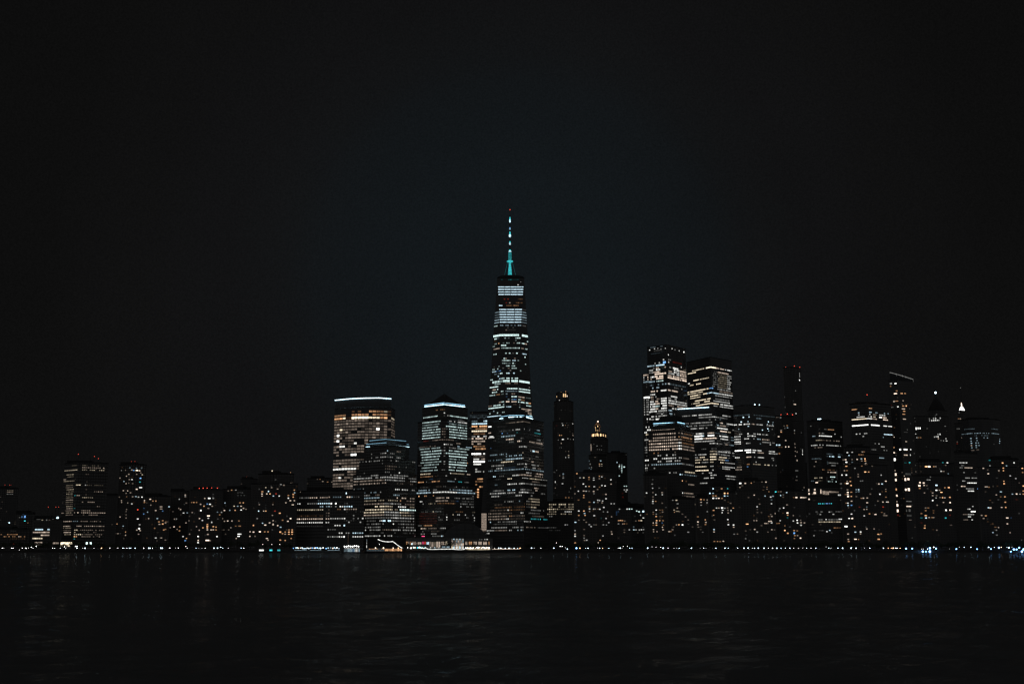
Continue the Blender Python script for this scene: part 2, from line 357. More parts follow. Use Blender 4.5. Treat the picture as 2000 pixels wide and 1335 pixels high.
building("glass_tower","slim glass tower with warm floors and faint blue top glow, beside the pyramid roof","glass tower",
 [([(917,1802),(955,1796)],900,(940,804))],mat="glass",bay=3.0,wh=2.6,gap=.1,plant=False,
 rows=[("D",1500,"""600:1320-1690c2;562:1320-1690c1;625:1320-1690c3;690:1340-1470c4 1590-1690c7;745:1340-1690c8;800:1340-1680o8;855:1440-1670o5;905:1340-1700y8;965:1370-1640o4
1020:1350-1430w5 1480-1520w8 1590-1670w6;1065:1340-1665p7;1125:1360-1650p6~8;1180:1360-1650p6~7;1235:1370-1650o5~7;1290:1380-1660o6~8"""),
 ("E",1500,"""175:1340-1560w9 1590-1650w8;230:1390-1640p3;290:1400-1520w7 1560-1640p6;345:1370-1640w9;400:1395-1540w8;510:1430-1500w6~5;560:1430-1700w6~8;720:1450-1530o7 1560-1600o7
775:1440-1600o4;840:1435-1450o5;890:1490-1530o6 1570-1590o5;945:1455-1525o8;1005:1480-1520o7 1425-1440o4;1060:1460-1520o7;1110:1485-1520o7;1190:1580-1700y6;1240:1580-1700y6~6""")],
 pts=[("D","1365 480 y4 10 10")])

# the tall tapering tower: square base turned 45 degrees to the square roof, eight triangular faces
def one_tower():
    D=1752.0; c=W(996.5,1000,D); zt=W(997,543,D-22).z; zb=GZ+57
    root=empty("skyscraper",(c.x,D,GZ),"tallest tapering glass skyscraper carrying a teal lit mast","skyscraper")
    hb=44.0; b=[(c.x,D-hb),(c.x+hb,D),(c.x,D+hb),(c.x-hb,D)]
    tl=W(971.3,543,D-21.5).x; tr=W(1023.6,543,D-21.5).x; h=(tr-tl)/2; cx=(tl+tr)/2
    t=[(cx-h,D-h),(cx+h,D-h),(cx+h,D+h),(cx-h,D+h)]
    B=[Vector((*p,zb)) for p in b]; T=[Vector((*p,zt)) for p in t]
    mb=MB()
    tris=[(B[0],T[1],T[0]),(B[0],B[1],T[1]),(B[1],T[2],T[1]),(B[1],B[2],T[2]),(B[2],T[3],T[2]),(B[2],B[3],T[3]),(B[3],T[0],T[3]),(B[3],B[0],T[0])]
    for P in tris:
        ax=(P[1]-P[0]); ax.z=0; ax=ax.normalized() if ax.length>.1 else Vector((1,0,0))
        mb.face(P,0,[((p-P[0]).dot(ax),p.z) for p in P])
    mb.face(T,1)
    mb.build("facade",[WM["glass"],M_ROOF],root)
    mb=MB(); 
    for k in range(4):
        a=Vector((*b[k],0)); e=Vector((*b[(k+1)%4],0)); w=(e-a).length
        mb.face([(a.x,a.y,GZ),(e.x,e.y,GZ),(e.x,e.y,zb),(a.x,a.y,zb)],0,[(0,0),(w,0),(w,57),(0,57)])
    mb.build("podium",[WM["granite"]],root)
    mb=MB(); cxy=Vector((cx,D,zt))
    mb.lathe((cx,D,zt),[(21,.2),(21.5,2.2),(21.5,5.5),(20.5,5.6),(20,3),(19,.2)],28,0); mb.build("parapet_ring",M_METAL,root)
    fac=[Facet(B[0],B[0],T[0],T[1]),Facet(B[0],B[1],T[1],T[1]),Facet(B[3],B[0],T[0],T[0])]
    thick=dict(bay=2.6,wh=3.6,gap=.06); std=dict(bay=2.7,wh=2.3,gap=.14)
    rows=[("G",640,"337:340-930c8;390:340-930c8;445:350-930c8;500:360-930c8;825:380-890c8 905-980w3;880:380-890c8 300-375c5 905-985c5;935:380-890c8 300-375c5 905-985c5;990:380-890c8 300-380c5 895-985c5;1045:380-890c8 290-380c5 895-985c5;1100:390-880c8 290-380c5 890-985c5",dict(bay=10.6,wh=2.1,gap=.07)),
     ("G",640,"600:365-395o3 490-505r4 580-595r4 795-890o2;680:600-635p6 525-535r3 750-890o3;740:390-475c8 525-640o4 640-700o2 710-760o5 780-800o4;1170:280-350g6 400-490c5 520-600c5 640-760c4~7 790-860c5 900-970w3;1220:580-600w3 685-700w3;1270:530-560p4 570-750w1;180:430-470t2 580-650t4 660-800t1",std),
     ("H",900,"190:445-620g8 625-1165g8 1180-1335g8",thick),
     ("H",900,"""55:775-805p5 950-1020w1;160:1260-1300b7;265:445-525g8 540-605c4 750-770g6 830-890g4 920-1040g7~8 1055-1160g8;325:1020-1040g5 1290-1340g7 480-530o2
395:480-530g5 570-620o7 715-745g5 790-820g6 855-880g5 970-1010p4 1060-1160g7 1180-1240g7 1260-1335p7;455:440-500g5 650-800g8;525:430-630p6 660-1150g6 1170-1250p5 1280-1340g7;590:700-745g8
660:750-790g7 855-885g7 960-975w3 1025-1055g8 440-530g6 1205-1310c7;740:1260-1290g8;795:705-735g7 770-800p6 1020-1045p4;850:685-745g6 760-880g7 910-1040c7 1060-1120g6
920:685-750g5 760-890g4 955-990g7 1000-1030g4 1280-1310g7;990:770-800g7 840-870g7 920-955g7 985-1050g7 575-605g5 450-490p3;1050:540-595g7 410-495g6 820-890p4 935-1055g6~8 690-720w3
1110:410-530c7 530-660b6~8 1155-1175g6 890-900w3;1180:640-680g8 690-750g8 790-825g8 850-890c8 975-1005c7 400-640c4~6;1245:575-605c7 910-940r3""",std),
     ("I",820,"""100:340-460g7~8 530-590c7 590-670g7 730-790g8 820-1000g8;220:430-590g6 700-810p4 890-980p4;280:330-535g8 1250-1275w3;345:380-470p6 490-535g8 730-990g8 1005-1290g8
405:380-540g7 580-635g6 690-990c5 1005-1275g8;470:490-580o5 590-640g4 730-750c5 840-940p5 320-440g6;535:690-800b3 825-960g8 990-1130p6 1180-1310g4;600:750-790c5 845-880c5 890-955b6 985-1050g7 1050-1150o5
655:535-590p6 600-660g7 680-790p8 840-940p7 995-1230g8 1230-1310o7;720:300-380p4 380-590g7 625-660g6 890-955p2 1030-1045w3 1190-1310g7;775:300-670g8 720-930c7~7 1000-1050g5
810:1060-1310p6;850:400-430c6 1150-1310p5~8;900:330-350g6 490-535g7 600-680g6 1220-1320p6;950:1240-1330g8""",std),
     ("I",820,"165:380-540g7 560-630g5 645-800g8 820-1000g8 1010-1275g8",thick)]
    building("","","",[],rows=rows,pts=[("G","798 290 w9 26 26,858 228 w5 24 12,450 182 w2 20 12,300 1190 w6 30 14")],facets_extra=fac,root=root,plant=False)
    # mast, its teal uplighting put into most parts as their own glow
    def yz(y): return W(*PX("Y",320,y),D).z
    mx=W(*PX("Y",320,1000),D).x; mpp=D/F/8.9
    mb=MB(); mb.lathe((mx,D,0),[(35*mpp,yz(1235)),(31*mpp,yz(1150)),(20*mpp,yz(1050)),(18*mpp,yz(992))],12); mb.build("mast_base",glow("t7",.9),root)
    mb=MB(); mb.lathe((mx,D,0),[(40*mpp,yz(994)),(55*mpp,yz(990)),(55*mpp,yz(975)),(40*mpp,yz(970)),(14*mpp,yz(968))],16); mb.build("mast_platform",glow("t7"),root)
    mb=MB(); mb.lathe((mx,D,0),[(13*mpp,yz(968)),(9*mpp,yz(700)),(5*mpp,yz(300)),(2.5*mpp,yz(95))],8); mb.build("mast",M_METAL,root)
    mb=MB(); mb.lathe((mx,D,0),[(26*mpp,yz(965)),(30*mpp,yz(930)),(29*mpp,yz(850)),(24*mpp,yz(820))],10); mb.build("mast_sleeve",glow("t5"),root)
    for y0,y1,r,cd,cu in ((945,865,24,"k8","t7"),(822,772,24,"k8","t8"),(695,618,16,"k7","t8"),(560,462,19,"k8","t8"),(430,385,14,"a7","b7"),(305,208,14,"k8","t8")):
        mb=MB(); ym=y0-(y0-y1)*.45
        mb.lathe((mx,D,0),[(r*.75*mpp,yz(y0)),(r*mpp,yz(y0-(y0-y1)*.18)),(r*.8*mpp,yz(ym))],10,0)
        mb.lathe((mx,D,0),[(r*.8*mpp,yz(ym)),(r*.5*mpp,yz(y1+(y0-y1)*.2)),(r*.3*mpp,yz(y1))],10,1)
        mb.build("mast_lamp",[glow(cd,1.3),glow(cu)],root)
    mb=MB(); mb.ball((mx,D,yz(85)),10*mpp,0); mb.build("beacon",glow("r7",1.4),root)
    for s,x1 in ((-1,205),(1,445)):
        x=W(*PX("Y",x1,1235),D).x; mb=MB(); mb.bar((mx+s*40*mpp,D-3,yz(988)),(x,D-(3 if abs(s)==1 else 12),zt),.2,0,n=4); mb.build("guy_cable",glow("t4"),root)
one_tower()

building("office_tower","dark domed office tower with a curved white crown line in front of the tallest skyscraper","office tower",
 [([(950.5,1486),(1023,1438),(1069,1492)],1000,(1023,932)),([(953.5,1490),(1023,1444),(1062,1494)],880,(1023,816.5)),
  ([(977,1478),(990,1464),(1008,1458),(1026,1460),(1040,1476)],830,(1008,814.5))],mat="granite",bay=2.9,wh=2.2,gap=.42,plant=False,thick=50,
 rows=[("I",1000,"1137:690-760p2 760-940p4 950-1150p5 1150-1280p4",dict(bay=1.8,wh=1.6)),
 ("I",1130,"1300:850-910w6 950-1060w7 1130-1150w5 1250-1270w4 530-830w2;1265:1420-1510c6"),
 ("J",1130,"""10:1390-1530t6;75:1370-1510w2;100:280-440w7 600-945c6;165:1420-1520w4;180:700-910p7 410-600w2~5 1060-1110w3;245:790-890w4~8 960-1030p8 1060-1090w4 1250-1580p6;380:980-1200w6~8
455:1280-1310w5 1320-1380c9 1380-1470p7;525:310-500c5 550-720c5~8 960-1030y3 1110-1130y5;580:700-1140c6~9 1400-1480w3;655:280-680c4~7 690-1070c7 1095-1115w6 1250-1270p4;715:600-900y7 1310-1350p7
790:370-680w5 980-1120w5 1150-1210w7 1250-1490w5~8;860:340-400w2 460-610w6~9 650-930b2 1140-1240w5~7 1330-1400w6 1460-1520p4;910:290-1140c5 1150-1600c5
990:1180-1310w6 1400-1590p6;1050:380-500c8 520-680w4~7 870-1030w7 1030-1300p6 1390-1590p5;1120:420-600w2 740-860y8 1080-1240w6 1250-1530y7 1530-1690w5;1190:1310-1500p4;1255:430-520c4 740-1150w7~9 1160-1660w4"""),
 ("K",830,"""95:1005-1090p6;135:280-500w4 545-680c7 745-840w6 855-960w3 1030-1065p6;182:230-520w6 520-690w6~8 745-910w7 910-1010w3 1120-1190w4;235:270-400w6 400-430w2 680-835w6 950-980w4
290:890-1110y5;335:480-660w4 750-770c5 860-920w5 945-1100y6;385:310-450p2 820-835o3 860-1100y4;435:310-840o3 860-950w2 950-1040y6;485:230-540p3 540-565w7 570-640o4 640-840o3 930-1180w4~8
540:210-430p4 430-640p3 780-835w7 910-1100w3;590:210-540p5 540-640o5 640-840p3 970-1180p3;640:220-500p5 510-565w7 565-840p2 945-1240t6;690:240-255c7 340-600w4~8 600-700w5~8 820-940w6~9
730:300-700w2 680-695c5;790:250-830w5~9 850-1060p4~7 1060-1240w2;840:145-330w6~9 330-530p4 580-640w6 700-790c6~8 820-835w5;890:145-230w7""")],
 pts=[("D","1745 810 w9 90 36,1740 945 p6 80 40,1775 1025 w8 140 36"),("J","350 420 b6 26 16,620 72 b8 26 26,742 68 b6 20 16,975 50 t5 30 14,1040 52 t3 16 12")],
 strips=[("I",[(570,1062),(800,1022),(985,1014)],"k9",.5),("I",[(1030,1014),(1200,1026),(1330,1068)],"k9",.5),("I",[(600,1010),(800,982),(985,978),(1140,986)],"a8",.3),("I",[(1170,990),(1325,1014)],"a8",.3),("I",[(280,1018),(440,1000),(600,985)],"c7",.5)])
_r=[r for k,r in ALLB.items() if "domed" in k][0][0]
mb=MB(); _c=W(1009,830,1490); _z=W(1009,814.5,1458).z
mb.lathe((_c.x,1490,_z),[(19.5,0),(19,3.2),(17,6.4),(13.5,9.2),(9,11.4),(4,12.6),(.5,13)],24,0,1.0); mb.build("dome",M_ROOF,_r)

# slim residential skyscraper with a lantern crown
building("residential_tower","slim dark stone skyscraper with amber lit arches in its crown, between dome and golden lantern","residential tower",
 [([(1080,2220),(1086,2205),(1116,2205),(1122.5,2222)],940,(1100,822)),([(1082,2224),(1088,2208),(1114,2208),(1120,2226)],800,(1100,783)),([(1086,2228),(1090,2212),(1106,2212),(1111,2230)],770,(1100,766))],mat="stone",plant=False,wsize=(3,2.4),
 pts=[("L","245 215 f8 16 52,362 192 f8 30 88,395 192 f8 28 88,422 205 p9 18 40,290 277 w7 18 18,340 680 w5 40 20,350 712 w8 30 22,395 712 o6 20 18,440 712 p4 20 16,430 748 p3 20 16,520 685 w6 35 25,225 720 r2 40 16,295 885 o7 20 28,328 885 o6 18 24,520 855 p3 40 15,525 888 p5 40 20,270 965 w5 16 16,350 957 w8 50 22,437 945 w6 20 26,480 955 w4 16 20,533 958 w6 18 24,323 1025 p6 18 28,295 1100 w3 14 18,325 1100 w4 14 18,400 1165 p3 18 20,450 1165 p4 34 18,450 1235 y7 34 18,400 1270 w6 24 26,450 1270 w6 34 18,480 460 w2 14 14,390 450 w1 14 14"),
  ("M","182 185 w4 10 14,150 210 w4 10 18,222 255 p5 12 20,268 235 c5,268 262 p4 24 16,268 285 w4,165 338 w7 22 30,258 360 w6 34 20,165 415 p5 14 24,365 420 w4 14 30,345 465 w3 14 16,300 540 o4,340 540 o4,380 545 p3,300 15 w6 20 20,335 15 w5 24 14")],
 beacons=[("L",320,130,"o7",.8),("L",400,122,"o7",.8)],fill=(.035,["w","p"],20,2))

building("low_office","low pale office facade of five short window rows, tucked behind the dark apartment slab","office block",
 [([(1068,1610),(1121,1606)],995,(1090,979.5))],mat="stone",bay=2.6,wh=2.2,gap=.35,
 rows=[("M",200,"630:65-190y6 205-310y6 335-400y5;662:80-165y4 205-235y5 285-310y4 335-400y4;692:65-200y6 210-330y3 340-400y6;725:80-170y4 270-380w6;755:65-170y5 225-310y5 335-380y4;785:80-140w4;895:0-30w2 270-345w5;932:0-180w2;968:90-230w1")])

building("apartment_slab","dark brick apartment slab with scattered warm windows below the golden lantern tower","apartment block",
 [([(1121,1412),(1166,1404),(1203,1416)],1000,(1160,922))],mat="brick",fill=(.07,["p","w","o"],14,2),
 pts=[("M","""445 228 o7 25 20,487 283 w5,535 282 y7,603 278 o6,665 285 w6,738 263 o6,770 270 w6,603 305 o4,665 312 w6,738 295 p4,530 363 w8 30 20,562 395 w8 25 18,605 395 o6,672 398 w7 30 18,770 382 w7,812 388 w8,740 405 o4,710 435 p4,465 457 w7 25 20,535 455 p6,567 457 w6,605 458 p4,665 460 p6,668 490 w4,535 512 o7 25 18,535 540 o6,420 490 p4,420 400 o3,822 498 p6,825 555 w7,468 572 o4,610 600 o5,705 575 w7,740 578 w6,668 602 c7,780 585 w6,712 603 p4,775 608 p5,610 658 o4,795 668 w7,610 688 w7,665 690 w6,685 690 p5,742 692 w7,720 690 o4,610 720 p5,470 715 w8 35 20,537 715 o8 25 18,790 725 w4,845 728 w5,545 747 c6,470 772 o6,553 772 o7 30 18,672 775 w6,825 812 w6,860 865 w6,760 810 t2,427 862 c8,470 835 p4,540 832 p4,567 862 p4,608 893 w5,632 917 w6,540 955 p3,540 1035 p4,540 1068 w4,575 1095 w6,400 970 w5,545 1098 p4,790 895 w5,830 897 w4,670 895 w3,710 895 p3,785 1040 w6,888 308 w7,890 365 p6,893 620 w6,930 620 w5,897 790 p5,895 985 p5,900 1015 p6,318 1015 p6,355 1043 w7,715 1128 p8,748 1096 o7,395 1130 o6""")])

# old stone tower with a golden lit crown
building("stone_tower","ornate old stone tower with a golden lit crown and pointed lantern","stone tower",
 [([(1150,2060),(1168,2050),(1193,2062)],920,(1168,888)),([(1153.5,2064),(1170,2054),(1188,2066)],880,(1170,856.5)),([(1155.5,2066),(1165,2056),(1176,2056),(1185,2068)],850,(1170,845.5)),
  ([(1161.5,2070),(1166.5,2064),(1172.5,2072)],838,(1166.5,831))],mat="stone",plant=False,thick=26,wsize=(2.2,2.2),
 pts=[("L","878 885 f9 34 62,912 880 f8 22 66,944 874 f9 30 74,968 880 f8 18 66,1008 880 f9 36 66,1052 884 f8 36 66,1092 895 f8 24 54,848 890 o7 22 50,832 1110 p5 22 130,832 1050 p6 18 24,918 760 f7 14 60,955 725 f9 22 34,985 765 o5 12 60,925 800 f7 12 50,955 805 f6 20 50,990 805 o6 10 50,890 1037 w3 12 12,945 1070 w5 20 18,1020 1068 w3 40 14,950 1132 w4 20 16,985 1132 w4 20 16,1020 1137 w4 30 14,1135 1220 w8 24 22,910 1268 p5 14 14"),
  ("M","755 62 c7 26 20,740 105 o6,768 105 y6 26 14,740 128 p5,768 128 p5 30 10,600 65 c3,620 105 w4,637 148 w4,605 155 c3,630 175 c4,865 90 w7,860 155 p4,855 190 w5,855 207 c4 24 12")])
_r=[r for k,r in ALLB.items() if "golden lit crown" in k][0][0]
mb=MB(); c=W(1166.8,831,2084); zb=W(1166.5,831,2064).z
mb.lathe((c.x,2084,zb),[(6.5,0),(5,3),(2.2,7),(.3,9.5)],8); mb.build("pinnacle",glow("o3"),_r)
mb=MB(); mb.ball((c.x,2070,W(1166.8,822.6,2070).z),1.3); mb.build("lantern",glow("p9"),_r)

building("apartment_tower","dark narrow apartment tower with a cross of cool white windows near its top","apartment tower",
 [([(1186,1905),(1205,1898),(1226,1908)],960,(1205,884))],mat="dark",fill=(.03,["w","p"],20,2),wsize=(2.8,2.2),
 pts=[("M","968 83 c7 18 16,1000 115 w6 18 16,1030 115 g6 22 16,998 135 g8 26 20,1030 138 g7 20 20,1062 142 g8 26 20,1030 162 g8 22 20,1002 162 w3,1030 190 g7 22 18,1030 213 g6 22 16,998 258 g7 24 20,1063 392 g7 20 18,1090 392 g7 26 18,1065 440 w5,1098 440 w6,1085 463 w5,1040 485 r2,1045 535 r2")])
building("low_office","low waterfront office with a bright cool terrace window at its roof end","office block",
 [([(1199,1420),(1232,1414),(1263,1420)],1000,(1232,992))],mat="stone",fill=(.05,["w","p"],12,2),
 pts=[("M","1100 643 w7,1130 645 g8,1160 645 g7,1225 715 g8 26 14,1255 725 g8 34 26,1310 722 c9 46 32,1275 770 w6 16 24,1310 805 w7 46 12,990 840 o6,1013 838 o7,1038 840 o6,1068 845 p4,1213 845 p3,1255 840 o5,1285 840 y7,988 882 w5,1045 883 p5,1062 882 o5,1095 882 o3,1185 922 c4,1130 960 w6,1187 960 c7,1215 960 w6,1260 962 w6,1287 958 w7,1313 957 w5,1065 960 p3,1065 993 p3,1000 665 w5,960 745 b2 32 80,985 725 b2 30 36")])  # lit sloping wall put in as two dim glowing blue panes

# right of the gap: two bright glass towers and the blocks before them
building("glass_tower","bright glass tower with a lit truss crown and a lower shoulder on its river side","glass tower",
 [([(1265.5,1824),(1304.6,1800),(1341,1842)],760,(1304.6,673.5))],mat="glass",bay=2.6,wh=2.5,gap=.14,plant=False,
 rows=[("N",575,"""370:490-515w7 580-630w4;415:330-360w5 410-430w5 490-550b9 580-600w6;395:650-810r2;455:230-345c6 360-505c8 795-815w7;500:310-330w5 370-410p6 530-545p6 590-630w5 665-745w8
530:240-320w6 360-430w7 670-770w8 770-890p7;570:235-330w5 310-430p7 580-650p5 670-770w7 780-890p6;605:350-550p8 590-700w6 720-770w7 780-890p7;648:280-345w7 355-495p8 570-650p6 670-770p7 790-890p6
683:270-305p6 360-495p8 560-890p8;730:190-345c6 360-490g7;790:230-330c3 390-425c6 450-545c6~7 575-600w7 600-880c3;840:290-330c6 385-475c6~7 790-830w6 690-760w3;900:280-350p7 365-410p7 445-560w8 580-615p7 640-740p7
955:240-340w7;1000:280-340p6 350-370w5 630-735w7;1040:280-340p4 370-430p5 460-560w7 580-620w5 690-725w6;1080:240-340w7 365-410p7 450-560w8 580-735w7 745-900w6;1122:245-350w8 365-420p7 450-560w8 580-735w7 745-900w6
1165:220-360w8 365-420g7 480-560w8 580-680p5 745-900p6;1210:220-350w8 360-420p7 460-560w8 640-720w7 730-830w6;1252:200-350w7 360-410w7 420-560w6 590-640c7;1290:350-560w3"""),
 ("O",575,"150:450-480w6 600-650c6 680-700w4;185:280-340w7 350-560w6~8 610-700c5;235:300-340w5 365-440w8")],
 pts=[("N","258 208 w8 24 24,342 185 w7 24 20,400 178 w7 20 18,455 188 w6 20 16,530 178 w7 20 18,645 183 w8 20 20,695 203 w6 18 20,768 220 w8 22 26,850 243 w9 26 40,582 290 w8 24 34,315 155 c4 150 8,460 125 c4 80 8,360 265 c2 240 8,400 215 w2 200 30")])
building("glass_tower","narrow glass shoulder tower lit in small pale squares hugging the truss crowned tower","glass tower",
 [([(1255.8,1796),(1266,1788),(1271,1790)],830,(1262,730))],mat="glass",bay=2.6,wh=2.5,gap=.3,plant=False,thick=24,
 rows=[("N",200,"640:145-245p7;680:145-165w6 215-245p6;720:145-165w5 215-245p5;760:150-260c6;1030:150-262w9;1075:155-180w4 200-240w5;1115:155-180w4 200-240w5;1155:155-180w5 200-240w5;1195:155-180w4 200-240w6;1235:155-180w5 200-240w5;1280:155-180w5 200-240w6;800:190-205w2;850:190-205w2;900:190-205w3;950:190-205w3"),
 ("O",200,"130:200-260w8;170:160-180w5 200-240w5;250:205-265w8;300:200-240w3;390:170-265w7;440:205-270w8;480:165-270w8;520:195-255y7;570:190-220w3;610:165-230w6;660:190-220w3;700:190-220w3;740:170-225w5;785:170-225w5;830:165-225w4;890:190-220w3;965:165-235w8;1050:170-235w6;1100:170-235w6;1180:210-235w6;1240:175-190w5;1140:190-220w3")])
building("glass_tower","dark topped glass tower with slanting cream floors standing beside the truss crowned tower","glass tower",
 [([(1342.5,1905),(1389.4,1850),(1430.5,1892)],760,(1389.4,697.5))],mat="glass",bay=2.4,wh=2.3,gap=.12,plant=False,
 rows=[("N",1330,"""505:1000-1100y7 1110-1210y7 1220-1400y9 1410-1560p7 1560-1680w7~8;540:915-1070y8;572:1380-1430w3 1445-1630p7;608:1350-1440w4~7 1445-1600y3 1600-1670w6~8;645:1350-1440w4~7 1445-1600y4 1600-1670w6~8
680:1015-1120y8 1130-1290y7 1350-1440w4~7 1445-1600y4 1600-1670w6~8;715:920-960w8 1350-1440w4~7 1445-1600y4 1600-1670w6~8;752:960-1020y7 1070-1140y8 1350-1440w4~7 1445-1600y4 1600-1670w6~8;790:1350-1440w4~7 1445-1600y4 1600-1670w6~8;828:1350-1440w4~7 1445-1600y4 1600-1670w6~8
866:915-970y7 980-1290y8 1290-1360b7 1440-1670w5;902:915-1070y7 1090-1180y7 1460-1700p5;945:970-1110y8 1120-1160y6 1180-1250y8 1250-1450c8 1450-1700w7;985:960-1140y7 1390-1680w5;1045:1040-1320y8 1400-1640w4
1085:960-1000y5 1020-1130y7 1210-1310y8 1370-1640w6;1130:1070-1450y8 1490-1600w8 1600-1700w7;1170:1370-1450w5 1470-1700w6""")])
building("office_tower","squat office tower with peach window rows under a doubled dotted blue crown line","office tower",
 [([(1262,1500),(1332,1474),(1368,1516)],960,(1332,918)),([(1267,1504),(1329,1480),(1357,1520)],870,(1329,838.5)),([(1272,1508),(1326,1486),(1347,1524)],835,(1326,829)),([(1276,1512),(1323,1490),(1344,1524)],828,(1323,823.5))],mat="granite",bay=2.9,wh=2.35,gap=.36,plant=False,
 rows=[("O",780,"""430:290-730p8 755-850y7~7;490:300-730p6 750-830p5 830-990o4;555:300-730p6 750-840o5 840-990o6;602:250-800p6 810-990o3;657:250-770p7 775-800w8 810-1030o4;710:250-770p7 775-805w8 810-1030p5
762:240-770p7 775-805w9 810-1045p5;820:330-345o5 410-425o4 700-720p4;865:380-480w6~8 550-590w7 630-720w6;920:310-390w8 480-705w7 780-810w6 830-940p4;970:380-470w6 530-680w6~8 700-800w6;1022:270-815c6 820-1020w4
1085:340-370w5;1140:500-520c6 360-430w3~5;1175:600-630w6 650-740w4;1158:870-1040y7;1210:770-800c8 805-830c7 840-1080c4"""),
 ("P",770,"70:760-785o8 810-850o3;118:870-970p5;265:765-790w8 800-960p5;315:765-790p4 800-970p4;375:765-785w5;440:765-790w7 810-1060y5;415:750-790w3")],
 strips=[("O",[(325,366),(740,346),(855,366)],"k9",.38),("O",[(325,328),(740,306),(855,328)],"a9",.35),("O",[(885,374),(925,386)],"k9",.38)])
_r=[r for k,r in ALLB.items() if "doubled dotted" in k][0][0]
mb=MB(); _q=[W(1280,828,1518),W(1322,828,1496),W(1340,828,1526),W(1305,828,1545)]; zb=W(1323,823.5,1490).z+.4; zt=W(1320,812,1515).z
_t=[a.lerp(sum(_q,Vector())/4,.35) for a in _q]
for k in range(4):
    a,b=_q[k],_q[(k+1)%4]; d,e=_t[(k+1)%4],_t[k]
    mb.face([(a.x,a.y,zb),(b.x,b.y,zb),(d.x,d.y,zt),(e.x,e.y,zt)])
mb.face([(p.x,p.y,zt) for p in _t]); mb.build("mansard_roof",M_ROOF,_r)
building("office_tower","massive dark office tower with a single slanting white roof line behind the peach lit one","office tower",
 [([(1324,1692),(1396,1660),(1437,1702)],870,(1396,794))],mat="glass",bay=2.6,wh=2.2,gap=.14,plant=False,
 rows=[("O",1385,"""165:830-970w5~7 985-1160w7 1175-1370w6 1520-1600w7 1610-1670w4;210:1100-1270w5 1280-1420w6 1430-1600w4;255:1285-1300w5 1395-1410w5;300:880-1350w5 1470-1530p7 1590-1710w7;347:930-1340w4~8 1430-1455c6 1480-1580p5
395:970-1080w6~8 1110-1350w5~8 1430-1620w8 1690-1720w5;443:1480-1590p8 1620-1680y6;487:1050-1170w7 1180-1210w5 1250-1380p7 1400-1600c3;530:990-1170w9 1190-1210c7 1250-1390w9 1475-1620w8 1670-1720c4;577:990-1165w9 1190-1240p6 1250-1420p8 1480-1620w7 1665-1710c5
625:1030-1240w6 1250-1380w6;667:1310-1430w6 1440-1520w4 1560-1630p5 1640-1720c5;760:1160-1240w3 1320-1420w3;805:1310-1430y6 1440-1660w6 1690-1720w6;855:1030-1070w6 1110-1250w5 1310-1430y7 1480-1640w5 1690-1730w4;902:1030-1090w5 1115-1205y7 1310-1430y8 1470-1600y7
945:1030-1170y6 1190-1280y6 1310-1410y8 1450-1560y6 1570-1650b5;992:1030-1140y7 1150-1280w5 1310-1380y6 1480-1550y7 1560-1740w5;1065:1050-1250y7 1320-1360w6 1520-1740w6;1098:1520-1650w6;1132:1040-1290y8 1330-1360w6;1180:1040-1120w7 1170-1200w6 1270-1350w6;1220:1320-1430w6 1580-1750w6;1268:1190-1370w6 1600-1740w5"""),
 ("P",1210,"105:1050-1190w6")],
 strips=[("O",[(750,76),(1290,44)],"k9",.55)])
building("apartment_block","dark riverside apartment block with one tall column of warm windows below the peach lit tower","apartment block",
 [([(1258,1392),(1304,1388)],1000,(1280,927))],mat="brick",fill=(.05,["p","o","w"],14,2),
 pts=[("P","190 267 w7,290 50 w2,290 190 w7 30 18,398 187 w3,283 123 w4,340 295 w8 24 22,447 295 w7 26 20,445 260 p5,295 260 p4,295 330 p4,295 370 p4,293 403 w8 32 25,340 403 o6 35 20,293 437 w5,445 433 p3,348 545 w8 30 22,408 545 o5 30 12,450 545 o4,300 580 p4,452 578 p4,300 612 o4,350 612 w5,347 650 o8 38 24,445 650 o3,410 650 p3,355 717 o8 32 24,405 717 o8 28 20,457 717 o5,300 755 p7 28 18,350 752 p7 36 20,445 755 b4,352 790 o8 32 22,300 790 o4,465 790 o6 16 18,450 825 p7 22 22,305 862 p7 28 18,460 865 p6,305 897 p6 28 12,360 897 p6 26 16,195 612 o3")])
building("apartment_block","dark low apartment block with few dim windows and one lit corner stair, between warm columns","apartment block",
 [([(1304,1400),(1358,1396)],1020,(1330,975))],mat="dark",fill=(.06,["p","o","w"],14,2),
 pts=[("P","613 157 w4,673 195 y7,695 442 w5,640 545 y5,645 580 o6 16 20,690 565 y5 70 10,725 570 p4,692 512 p5,775 612 p3,825 657 p4,870 705 p4 30 8,678 785 p5,717 783 o7,777 785 w9 36 24,560 895 p6,590 895 o4,870 905 w5,615 865 p5,630 820 p3,940 820 p2")])
building("apartment_block","dark apartment block showing three short columns of orange windows behind the promenade trees","apartment block",
 [([(1359,1390),(1384,1386)],1020,(1370,971))],mat="brick",fill=(.05,["p","o"],14,2),
 pts=[("P","1025 655 o5,1028 738 p8 36 32,1025 782 p5,1035 822 p4,1148 703 o7 28 24,1157 745 p6,1150 780 o5,1078 373 o7 44 26,1127 378 o6 14 25,1178 380 p6 20 25,1078 418 p7 38 18,1080 465 w5 36 12,1200 425 w5,1200 570 w4,1105 905 w3")])
